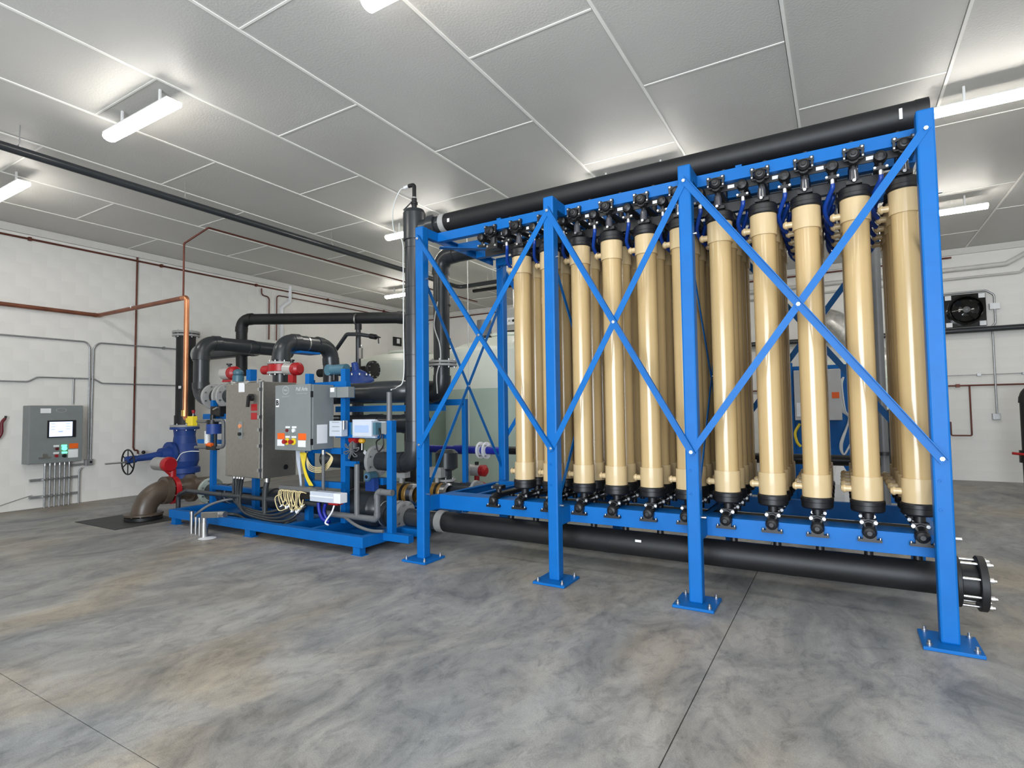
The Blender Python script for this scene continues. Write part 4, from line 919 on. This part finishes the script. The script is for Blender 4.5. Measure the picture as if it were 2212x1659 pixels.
part('bowl_strap', MB().cyl(q+Vector((.07, -.02, -.10)), q+Vector((.07, -.02, -.27)), .02, 10), BLACK, t); part('foot', MB().box(q.x-.14, q.x+.10, q.y-.03, q.y+.03, q.z-.33, q.z-.27), BLACK, t)
t = thing('valve_cluster', 'black hand valves tucked below the grey flanges', 'valve', (-7.890, 4.800, 1.539))
q = Vector((-7.914, 4.800, 1.560)); part('body', MB().box(q.x-.08, q.x+.16, q.y-.05, q.y+.08, q.z-.10, q.z+.05), BLACK, t, bevel=.01); part('handle', MB().cyl(q+Vector((0, -.05, 0)), q+Vector((.12, -.06, .03)), .014, 8), STEEL, t)

# ================================================================ wall services, left wall
xw = XW+.03
cpz = 3.275
t = pipe_run('copper_line', 'copper pipe leaving the left wall, running right and dropping beside the tower', 'pipe', [(xw+.03, YS+.1, cpz), (xw+.03, 4.66, cpz), (-8.584-.03, 4.66, cpz)], .034, COPPER2, bend=.05, seg=16)
part('drop', MB().sweep(fillet([(-8.584-.04, 4.66, cpz), (-8.498+.01, 4.66, cpz), (-8.498+.01, 4.66, 1.428), (-8.386, 4.66, 1.428)], .05)[0], .036, 16), COPPER, t, label='brighter copper drop')
part('tape_band', MB().lathe([(.035, 0), (.038, 0), (.038, .03), (.035, .03)], (-10.110, 4.660, 3.293), (1, 0, 0), 14), WHITE, t)
part('union_nut', MB().cyl((-8.503, 4.66, 1.47), (-8.503, 4.66, 1.56), .048, 8), mat('brass', (.65, .42, .12), .35, .9), t)
pipe_run('copper_riser', 'thin copper pipe climbing to the ceiling then running to the back', 'pipe', [(-8.585, 4.66, cpz+.03), (-8.585, 4.66, 4.12), (-8.270, 4.850, 4.36), (-8.270+.12, 12.0, 4.36)], .014, COPRED, bend=.04, seg=10)
def wtube(name, pts, r, m, label, cat='pipe', bend=.08, clips=True):
    t = thing(name, label, cat, (xw, pts[0][0], pts[0][1]))
    P = [(xw+(p[2] if len(p) > 2 else 0), p[0], p[1]) for p in pts]
    part('run', MB().sweep(fillet(P, bend, 6)[0], r, 10), m, t)
    if clips:
        for a, b in zip(P, P[1:]):
            a, b = Vector(a), Vector(b); L_ = (b-a).length
            for k in range(1, int(L_/2.2)+1):
                q = a+(b-a)*(k/(int(L_/2.2)+1)); part('clip', MB().box(XW+.004, q.x+r+.008, q.y-.02, q.y+.02, q.z-r-.012, q.z+r+.012), m, t)
    return t
wtube('copper_main', [(YS+.1, 4.385), (13.9, 4.42)], .017, COPRED, 'long reddish copper pipe high along the left wall')
wtube('copper_branch', [(7.9, 4.36), (7.9, 4.20), (8.1, 4.20), (8.1, 3.2)], .014, COPRED, 'thin copper drop at the far part of the left wall', clips=False)
wtube('copper_branch', [(13.9, 4.30), (8.3, 4.27), (8.3, 3.2)], .013, COPRED, 'thin copper drop beside the white vent pipe', clips=False)
wtube('white_vent', [(8.66, 4.55), (8.66, 4.18), (8.44, 4.0), (8.44, 2.9)], .045, WHITE, 'white offset vent pipe at the far end of the left wall', clips=False, bend=.05)
wtube('copper_drop', [(5.29, 4.52), (5.285, 2.4), (5.28, .90), (5.30, .84), (5.36, .84), (5.36, .76)], .015, COPRED, 'thin copper drop pipe ending at a hose tap by the handwheel', bend=.03)
t = thing('hose_tap', 'small black hose tap at the foot of the thin copper drop', 'tap', (xw+.04, 5.36, .74))
part('body', MB().cyl((xw, 5.36, .77), (xw+.0, 5.36, .69), .022, 10).cyl((xw, 5.36, .74), (xw+.09, 5.40, .78), .014, 8), STEEL, t); part('knob', MB().ball((xw+.10, 5.41, .80), .035, 10), BLACK, t)
wtube('conduit', [(YS+.1, 2.79), (4.50, 2.79), (4.555, 2.70), (4.565, .74)], .014, GALV, 'grey conduit along the wall turning down left of its twin', 'conduit', bend=.14)
wtube('conduit', [(6.9, 2.80), (4.68, 2.79), (4.61, 2.68), (4.60, .74)], .014, GALV, 'grey conduit from the tower turning down right of its twin', 'conduit', bend=.14)
wtube('conduit', [(YS+.1, 2.06), (3.7, 2.06), (3.82, 2.14), (4.62, 2.145), (4.75, 2.07), (6.9, 2.07)], .013, GALV, 'level grey conduit crossing the wall above the touch panel', 'conduit')
wtube('conduit', [(4.325, 2.13), (4.325, 1.70)], .012, GALV, 'short conduit dropping to the touch panel top', 'conduit', clips=False)
t = thing('junction_box', 'small grey junction box at the foot of the twin conduits', 'junction box', (xw, 4.56, .68))
part('box', MB().box(XW+.004, XW+.09, 4.51, 4.62, .63, .74), GALV, t, bevel=.005); part('plug', MB().cyl((XW+.09, 4.585, .69), (XW+.096, 4.585, .69), .02, 10), BLACK, t)
part('side_nipple', MB().cyl((xw+.01, 4.51, .66), (xw+.01, 4.28, .65), .02, 10), GALV, t)
# touch panel enclosure
XP = -11.1; 
py0, py1, pz0, pz1 = 3.659, 4.390, 0.730, 1.670
t = thing('touch_panel_cabinet', 'grey wall cabinet with a lit touch screen on the left wall', 'control cabinet', (XP, py0, pz0))
part('body', MB().box(XW+.005, XP-.02, py0, py1, pz0, pz1), ENCL, t, bevel=.006)
dr = part('door', MB().box(XP-.02, XP, py0+.005, py1-.005, pz0+.005, pz1-.005), ENCL, t, bevel=.005)
s0, s1, sz0, sz1 = 3.895, 4.281, 1.143, 1.425
bz_ = part('screen_bezel', MB().box(XP, XP+.018, s0, s1, sz0, sz1), BLACK, dr)
t2 = part('screen', MB().box(XP+.018, XP+.021, s0+.022, s1-.05, sz0+.018, sz1-.022), SCREEN, t)
scr = MB()
for k in range(3): scr.box(XP+.021, XP+.0215, s0+.04, s0+.10, sz1-.06-.045*k, sz1-.05-.045*k); scr.box(XP+.021, XP+.0215, s1-.14, s1-.08, sz1-.06-.045*k, sz1-.05-.045*k)
scr.box(XP+.021, XP+.0215, s0+.14, s1-.18, sz0+.09, sz0+.11)
part('screen_graphics', scr, mat('screen_grey', (.3, .36, .5), .4, emit=(.35, .42, .6, .5)), t)
def W_(px, py): return s0+(px-102)*(s1-s0)/61, sz1-(py-908)*(sz1-sz0)/37
def wplate(a, b, m, name, th=.003):
    (ya, za), (yb_, zb) = W_(*a), W_(*b); part(name, MB().box(XP, XP+th, ya, yb_, zb, za), m, t)
wplate((87, 882), (109, 892), WHITE, 'name_plate'); wplate((150, 959), (170, 970), ORANGE, 'orange_label'); wplate((148, 972), (170, 990), WHITE, 'white_label')
wplate((116, 961), (128, 965), WHITE, 'name_tag'); wplate((133, 961), (145, 965), GREENL, 'name_tag'); wplate((116, 976), (128, 980), WHITE, 'name_tag'); wplate((134, 976), (146, 980), GREENL, 'name_tag')
for (px_, py_, m, r, nm) in ((123, 969, mat('maroon', (.12, .01, .02), .3, vary=0), .022, 'push_button'), (139, 969, GREENL, .034, 'green_lamp'), (122, 984, RED, .022, 'stop_button'), (139, 985, BLACK, .028, 'selector_knob')):
    yy_, zz = W_(px_, py_); part(nm, MB().cyl((XP, yy_, zz), (XP+.03, yy_, zz), r, 14), m, t)
yy_, zz = W_(97, 985); part('latch_handle', MB().box(XP, XP+.03, yy_-.07, yy_+.07, zz-.02, zz+.0).box(XP, XP+.035, yy_-.02, yy_+.02, zz-.0, zz+.05), STAIN, t)
yy_, zz = W_(131, 886)
ring = MB(); n = 24; ring.add([(XP+.001, yy_+.075*c_*math.cos(2*PI*k/n), zz+.035*c_*math.sin(2*PI*k/n)) for c_ in (.9, 1) for k in range(n)], [(k, (k+1) % n, n+(k+1) % n, n+k) for k in range(n)])
part('logo_ring', ring, LETG, t)
for k in range(6):
    y = 3.945+.067*k
    t = thing('panel_conduit', 'bright metal conduit from the touch panel down to the floor, %s from the left' % ORD[k], 'conduit', (xw, y, 0), 'row of conduits under the touch panel')
    part('tube', MB().cyl((xw+.045, y, 0), (xw+.045, y, pz0-.02), .015, 10), GALV, t); part('connector', MB().cyl((xw+.045, y, pz0-.05), (xw+.045, y, pz0), .021, 10), STEEL, t)
tube('panel_conduit', [(xw+.02, 4.43, 0), (xw+.02, 4.43, .55), (xw+.02, 4.47, .60)], .013, GALV, 'thin short conduit at the right end of the strut channels', 'conduit')
for z, w in ((.455, 'upper'), (.18, 'lower')):
    t = thing('strut_channel', '%s grey strut channel holding the panel conduits' % w, 'strut', (xw, 3.75, z))
    part('rail', MB().box(XW+.004, xw+.025, 3.76, 4.42, z-.02, z+.02), GALV, t)
    for k in range(6): part('clamp', MB().box(xw+.025, xw+.068, 3.945+.067*k-.022, 3.945+.067*k+.022, z-.014, z+.014), STEEL, t)
wire('loose_cable', [(xw, 3.1, .02), (xw, 3.5, .14), (xw, 3.8, .22)], .006, GALV, 'thin grey cable rising to the strut channels at the left edge', 'cable')
t = thing('fire_extinguisher_hose', 'dark red and black hose end hanging at the left edge', 'hose', (xw, 3.38, 1.3))
part('hose', MB().sweep(spline([(xw+.04, 3.42, 1.47), (xw+.05, 3.38, 1.40), (xw+.05, 3.38, 1.25), (xw+.04, 3.34, 1.15)]), .022, 10), mat('dark_red_rubber', (.14, .01, .02), .4), t)
part('nozzle', MB().cyl((xw+.04, 3.42, 1.46), (xw+.04, 3.43, 1.51), .016, 8), BLACK, t)
t = thing('wall_strobe', 'small black alarm strobe on the left wall behind the sloping pipe', 'alarm', (-11.360, 12.448, 3.587))
q = Vector((-11.360, 12.428, 3.585)); part('plate', MB().box(XW+.004, XW+.04, q.y-.18, q.y+.18, q.z-.13, q.z+.13), BLACK, t, bevel=.01); part('lens', MB().box(XW+.04, XW+.07, q.y-.04, q.y+.06, q.z-.06, q.z+.08), WHITE, t)

# overhead pipe on hangers
t = thing('overhead_pipe', 'long dark pipe hung below the ceiling toward the back wall', 'pipe', (-7.42, 0, 4.32))
part('pipe', MB().sweep(fillet([(-7.42, YS+.1, 4.32), (-7.42, 10.2, 4.32), (-3.2, 10.2, 4.32)], .15)[0], .048, 14), PVC, t)
for y in (.5, 2.3, 4.03, 6.5, 8.6):
    part('hanger', MB().cyl((-7.42, y, 4.37), (-7.42, y, H), .006, 6).box(-7.45, -7.39, y-.012, y+.012, 4.35, 4.385), STEEL, t)
part('hanger', MB().cyl((-6.5, 10.2, 4.36), (-6.5, 10.2, H), .006, 6), STEEL, t)
t = thing('second_overhead_pipe', 'second black pipe beside the overhead pipe at the back', 'pipe', (-7.2, 10.45, 4.25))
part('pipe', MB().cyl((-7.2, 10.45, 4.25), (-3.2, 10.45, 4.25), .04, 12), BLACK, t)
for x in (-6.8, -5.0, -3.4): part('hanger', MB().cyl((x, 10.45, 4.28), (x, 10.45, H), .006, 6), STEEL, t)
t = thing('drop_rod', 'thin steel hanger rod dropping before the white tank', 'rod', (-4.897, 6.900, 0.288))
part('rod', MB().cyl((-4.859, 6.9, .3), (-4.859, 6.9, H), .007, 8), STEEL, t)

# ================================================================ behind: tanks, far wall, second skid
def tank(cx_, cy_, r, zs, zt_, lvl, label, seed):
    t = thing('plastic_tank', label, 'tank', (cx_, cy_, 0), 'milky plastic tanks')
    part('lower_shell', MB().lathe([(r-.02, 0), (r, .04), (r, lvl)], (cx_, cy_, 0), seg=48), TANKL, t, label='greenish where liquid stands inside')
    part('upper_shell', MB().lathe([(r, lvl), (r, zs-.1), (r-.03, zs-.03), (r-.12, zs+.02), (r*.62, zs+(zt_-zs)*.65), (r*.36, zt_-.05), (r*.34, zt_)], (cx_, cy_, 0), seg=48), TANKU, t)
    part('lid', MB().lathe([(r*.35, zt_-.03), (r*.38, zt_-.02), (r*.38, zt_+.03), (0, zt_+.06)], (cx_, cy_, 0), seg=32), TANKU, t)
    for k in range(4):
        th = seed+k*PI/2; c_ = Vector((cx_+(r-.10)*math.cos(th), cy_+(r-.10)*math.sin(th), zs-.02)); d = Vector((math.cos(th), math.sin(th), 0)); s = Vector((-d.y, d.x, 0))
        part('lifting_lug', MB().obox(c_-s*.10, c_+s*.10, d*.05, (0, 0, .07)).lathe([(0, -.035), (.075, -.035), (.075, .035), (0, .035)], c_+Vector((0, 0, .10)), d, 16), TANKU, t)
tank(-8.65, 9.9, 1.30, 2.62, 2.86, 1.85, 'milky plastic tank seen left of the risers', PI*1.28)
tank(-5.75, 9.75, 1.38, 2.70, 3.0, 1.9, 'milky plastic tank seen through the left bay of the rack', PI*1.20)
t = thing('tank_fitting', 'grey cylinder vent with black rim atop the plastic tank', 'vent', (-6.151, 9.300, 3.149))
q = Vector((-6.151, 9.300, 3.093)); part('body', MB().cyl(q-Vector((0, 0, .12)), q+Vector((0, 0, .22)), .15, 20), PVCL, t); part('rim', MB().cyl(q-Vector((0, 0, .13)), q-Vector((0, 0, .10)), .17, 20), BLACK, t)
t = thing('unit_heater', 'grey hanging heater with a white label seen past the rear column', 'heater', (-6.395, 10.800, 3.457))
hx0, hx1 = -6.556, -5.855
part('body', MB().box(hx0, hx1, 10.8, 11.3, 3.196, 3.835), FLANGE, t, bevel=.01)
part('vent_slot', MB().box(hx0, hx1, 10.795, 10.8, 3.249, 3.313), BLACK, t)
part('rods', MB().cyl((hx0+.1, 11.0, 3.835), (hx0+.1, 11.0, H), .008, 6).cyl((hx1-.1, 11.0, 3.835), (hx1-.1, 11.0, H), .008, 6), STEEL, t)
q = Vector((-6.400, 10.790, 3.530)); pl = part('label_plate', MB().box(-6.511, -6.278, 10.785, 10.79, 3.445, 3.605), WHITE, t)
lettering('A1', .085, (q.x-.03, 10.783, q.z), pl, INK); part('black_dot', MB().cyl((q.x+.06, 10.785, q.z), (q.x+.06, 10.782, q.z), .032, 12), BLACK, t)
# blue process line behind the left bay
t = pipe_run('royal_blue_line', 'royal blue pipe with a white flange behind the rack left bay', 'pipe', [(-5.6, 6.6, .93), (-4.08, 6.6, .93)], .055, ROYAL, seg=16)
flange(t, (-4.419-.03, 6.6, .93), (1, 0, 0), .12, .03, WHITE, nb=4); flange(t, (-4.371+.02, 6.6, .93), (1, 0, 0), .12, .03, WHITE, nb=4)
part('coupling', MB().cyl((-4.9, 6.6, .93), (-4.75, 6.6, .93), .068, 16), ROYAL, t); part('stand', MB().box(-5.42, -5.36, 6.57, 6.63, 0, .88), BLUE, t)
tube('black_feed', [(-4.1, 6.6, .94), (.32, 6.6, .94)], .055, BLACK, 'black pipe crossing level behind the filter cylinders', 'pipe', seg=16)
q = Vector((-4.792, 7.000, 0.589)); t = thing('rear_valve', 'silver and red actuated valve seen behind the rack left bay', 'valve', tuple(q))
part('cylinder', MB().cyl(q-Vector((.12, 0, 0)), q+Vector((.07, 0, 0)), .085, 18), mat('silver_body3', (.5, .5, .5), .4, .4), t); part('end_cap', MB().lathe([(0, 0), (.085, 0), (.088, .08), (.05, .11), (0, .11)], q+Vector((.07, 0, 0)), (1, 0, 0), 18), RED, t)
part('end_cap', MB().cyl(q-Vector((.15, 0, 0)), q-Vector((.12, 0, 0)), .085, 18), RED, t)
part('indicator', MB().cyl(q+Vector((0, 0, .085)), q+Vector((0, 0, .13)), .03, 10), BLACK, t); part('neck', MB().cyl(q-Vector((0, 0, .08)), q-Vector((0, 0, .20)), .04, 12), RED, t)
flange(t, q-Vector((0, 0, .33)), (0, 1, 0), .17, .08, FLANGE, nb=8)
part('ring', MB().cyl(q+Vector((0, .04, -.33)), q+Vector((0, .12, -.33)), .15, 22), RED, t)
part('stand', MB().box(q.x-.1, q.x+.1, q.y-.02, q.y+.1, 0, q.z-.45), BLUE, t)
# services on the back wall
yw = YN-.04
def btube(name, pts, r, m, label, cat='pipe', bend=.08, clip=0):
    t = thing(name, label, cat, (pts[0][0], yw, pts[0][1])); P = [(p[0], yw-r-.012-(p[2] if len(p) > 2 else 0), p[1]) for p in pts]
    part('run', MB().sweep(fillet(P, bend, 6)[0], r, 10), m, t)
    if clip:
        a, b = Vector(P[0]), Vector(P[1]); n = int((b-a).length/clip)
        for k in range(1, n): q = a+(b-a)*k/n; part('clip', MB().box(q.x-.03, q.x+.03, q.y-r-.01, YN-.004, q.z-r-.015, q.z+r+.015), m, t)
    return t
btube('copper_main', [(XW+.05, 4.42), (2.0, 4.42)], .017, COPRED, 'copper pipe high on the back wall left of the rack')
btube('white_conduit', [(-6, 4.17), (2.82, 4.17), (3.15, 4.36), (7, 4.36)], .045, mat('painted_conduit', (.62, .61, .58), .5), 'thick painted pipe high on the back wall at right', 'conduit', bend=.1, clip=1.1)
btube('thin_conduit', [(-6, 3.985), (3.02, 3.985), (3.15, 4.12), (7, 4.12)], .022, mat('painted_conduit2', (.55, .54, .52), .5), 'thin painted conduit below the thick one on the back wall', 'conduit')
btube('grey_service_pipe', [(-3, 2.93, .1), (7, 2.93, .1)], .055, PVC, 'dark grey pipe level across the back wall under the fan', 'pipe')
btube('cable_run', [(1.0, 2.06), (7, 2.08)], .008, GALV, 'thin cable on hooks across the back wall', 'cable', clip=.62)
btube('red_copper', [(-3, 1.86), (7, 1.86)], .016, COPRED, 'red-brown pipe level across the back wall', 'pipe', clip=1.6)
btube('red_copper_drop', [(2.18, 1.86), (2.18, .88), (1.86, .88), (1.86, 1.15)], .014, COPRED, 'red-brown drop pipe turning back to a small valve', 'pipe', bend=.03)
btube('fan_conduit', [(1.8, 3.70), (2.50, 3.70), (2.62, 3.60), (2.62, 3.05), (2.57, 3.0), (2.57, 1.31)], .018, GALV, 'grey conduit curving around the fan and dropping to a switch', 'conduit')
t = thing('wall_switch', 'grey switch box at the end of the fan conduit', 'switch', (2.56, yw, 1.25)); part('box', MB().box(2.50, 2.62, YN-.09, YN-.004, 1.19, 1.31), GALV, t, bevel=.006); part('toggle', MB().box(2.54, 2.58, YN-.10, YN-.09, 1.23, 1.25), WHITE, t)
t = thing('outlet_box', 'white conduit junction right of the wall fan', 'junction box', (2.62, yw, 3.4)); part('box', MB().box(2.54, 2.70, YN-.10, YN-.004, 3.32, 3.44), WHITE, t, bevel=.006)
t = thing('wall_fan', 'square glossy black exhaust fan high on the back wall', 'fan', (2.15, YN-.1, 3.33))
fx, fz = 2.17, 3.335
part('frame', MB().box(1.84, 2.49, YN-.10, YN-.004, 3.01, 3.66), GLASSB, t, bevel=.01)
part('hood_ring', MB().lathe([(.27, 0), (.29, .01), (.29, .10), (.26, .12), (.25, .10), (.25, .02)], (fx, YN-.1, fz), (0, -1, 0), 36), GLASSB, t)
part('dome', MB().lathe([(.25, .02), (.22, .06), (.12, .10), (.0, .11)], (fx, YN-.1, fz), (0, -1, 0), 32), GLASSB, t)
part('hub', MB().lathe([(.06, .10), (.06, .135), (.02, .15), (0, .15)], (fx, YN-.1, fz), (0, -1, 0), 20), PVCL, t)
for a_ in range(4): 
    th = PI/4+PI/2*a_; part('blade', MB().obox((fx+.05*math.cos(th), YN-.21, fz+.05*math.sin(th)), (fx+.23*math.cos(th), YN-.19, fz+.23*math.sin(th)), (-.05*math.sin(th), .02, .05*math.cos(th)), (0, .002, 0)), GLASSB, t)
for sx, sz in ((-1, 1), (1, 1), (1, -1), (-1, -1)): part('corner_plate', MB().box(fx+sx*.26-.05, fx+sx*.26+.05, YN-.106, YN-.10, fz+sz*.27-.045, fz+sz*.27+.045), WHITE, t)
# black pipe at the far right edge
t = pipe_run('black_standpipe', 'fat black standpipe with a red lever at the right edge', 'pipe', [(2.66, 12.2, 0), (2.66, 12.2, 1.70), (3.9, 12.2, 1.70)], .11, HDPE, bend=.12, seg=22)
part('valve_body', MB().cyl((2.66, 12.2, .52), (2.66, 12.2, .72), .15, 20), BLACK, t); part('red_lever', MB().cyl((2.56, 12.1, .66), (2.40, 12.05, .68), .022, 10), RED, t)
# rear slanting pole and second skid
t = thing('slanted_standpipe', 'dark standpipe seen between the last two cylinders', 'pipe', (.42, 8.0, 0)); part('pipe', MB().cyl((.42, 8.0, 0), (.42, 8.0, 3.5), .055, 18), PVCL, t); part('flange', MB().cyl((.42, 8.0, .9), (.42, 8.0, .94), .10, 18), BLACK, t)
s2 = thing('second_skid', 'second blue skid with grey box far behind the filter cylinders', 'skid', (-.8, 8.6, 0))
part('base', MB().box(-2.2, 1.0, 8.2, 8.3, .1, .22).box(-2.2, 1.0, 9.6, 9.7, .1, .22).box(-2.2, -2.1, 8.3, 9.6, .1, .22).box(.9, 1.0, 8.3, 9.6, .1, .22), BLUE, s2)
part('feet', MB().box(-2.15, -2.05, 8.2, 8.3, 0, .1).box(.88, .98, 8.2, 8.3, 0, .1).box(-2.15, -2.05, 9.6, 9.7, 0, .1).box(.88, .98, 9.6, 9.7, 0, .1), BLUE, s2)
part('backboard', MB().box(-.62, .22, 8.6, 8.66, .22, 2.05), BLUE, s2)
for x in (-.60, .20): part('post', MB().box(x-.04, x+.04, 8.55, 8.63, .2, 2.1), BLUE, s2)
gb = thing('far_grey_box', 'pale grey cabinet with orange label glimpsed between the cylinders', 'control box', (-.5, 8.4, 1.1))
part('body', MB().box(-0.537, 0.013, 8.4, 8.6, 1.308, 1.983), mat('pale_grey_box', (.50, .51, .51), .5), gb, bevel=.008)
part('orange_label', MB().box(-0.096, -0.012, 8.396, 8.4, 1.598, 1.677), ORANGE, gb)
part('paper_note', MB().box(-0.513, -0.458, 8.396, 8.4, 1.358, 1.545), WHITE, gb)
for k in range(3):
    wire('white_hose', [(0.043, 8.500, 1.872), (0.022-.02*k, 8.45, 1.75), (0.045-.02*k, 8.45, 1.45), (0.086, 8.500, 1.323), (-0.002-.01*k, 8.45, 1.0), (0.014, 8.45, .86), (0.095, 8.450, 1.006)], .012, CLEAR, 'white hose looping beside the far grey cabinet, %s from the right' % ORD[k], 'hose', group='white hoses at the far cabinet')
wire('white_hose', [(0.400, 8.500, 1.441), (0.463, 8.500, 1.393), (0.492, 8.500, 1.263)], .014, CLEAR, 'short white hose arching near the dark standpipe', 'hose')
wire('yellow_lead', [(-0.487, 8.500, 1.262), (-0.548, 8.500, 1.136), (-0.529, 8.500, 1.010), (-0.486, 8.500, 0.948)], .02, YELLOW, 'yellow cable bundle below the far grey cabinet', 'cable')
t = thing('valve_column', 'black fitting stack beside the dark standpipe on the second skid', 'valve', (0.472, 8.200, 0.932)); q = Vector((0.466, 8.200, 0.791))
part('stack', MB().cyl(q-Vector((0, 0, .1)), q+Vector((0, 0, .65)), .06, 16).cyl(q+Vector((0, 0, .3)), q+Vector((0, 0, .42)), .085, 16), BLACK, t)
for z in (.25, .5): part('bracket', MB().box(q.x-.18, q.x+.14, q.y+.05, q.y+.09, q.z+z, q.z+z+.06), BLUE, t)
part('red_end', MB().cyl(q+Vector((-.08, 0, -.25)), q+Vector((.05, 0, -.25)), .08, 16), RED, t)
bg_ = MB(); q = Vector((-0.053, 8.000, 0.589)); bg_.lathe([(.0, -0.589+.001), (.15, -0.589+.001), (.16, -.20), (.15, -.05), (.10, .08), (.04, .20), (0, .22)], q, (0, 0, 1), 9, flat=True)
single('white_bag', bg_, WHITE, 'crumpled white plastic bag low behind the cylinders', 'bag')
t = thing('foil_duct', 'silvery wrapped duct elbow on the back wall behind the cylinders', 'duct', (-0.070, 12.500, 3.098))
part('duct', MB().sweep(spline([(-0.190, 12.800, 3.241), (0.008, 12.600, 3.104), (0.301, 12.500, 2.706), (0.794, 12.400, 2.228)]), .22, 18), mat('foil', (.55, .54, .52), .35, .6, vary=.2, scale=12, bump=.4, bscale=10), t)
t = thing('far_tank', 'pale translucent tank behind the second skid', 'tank', (.9, 11.4, 0)); part('shell', MB().lathe([(.9, 0), (.95, .05), (.95, 1.95), (.85, 2.15), (.4, 2.35), (0, 2.38)], (.2, 11.9, 0), seg=40), TANKU, t)
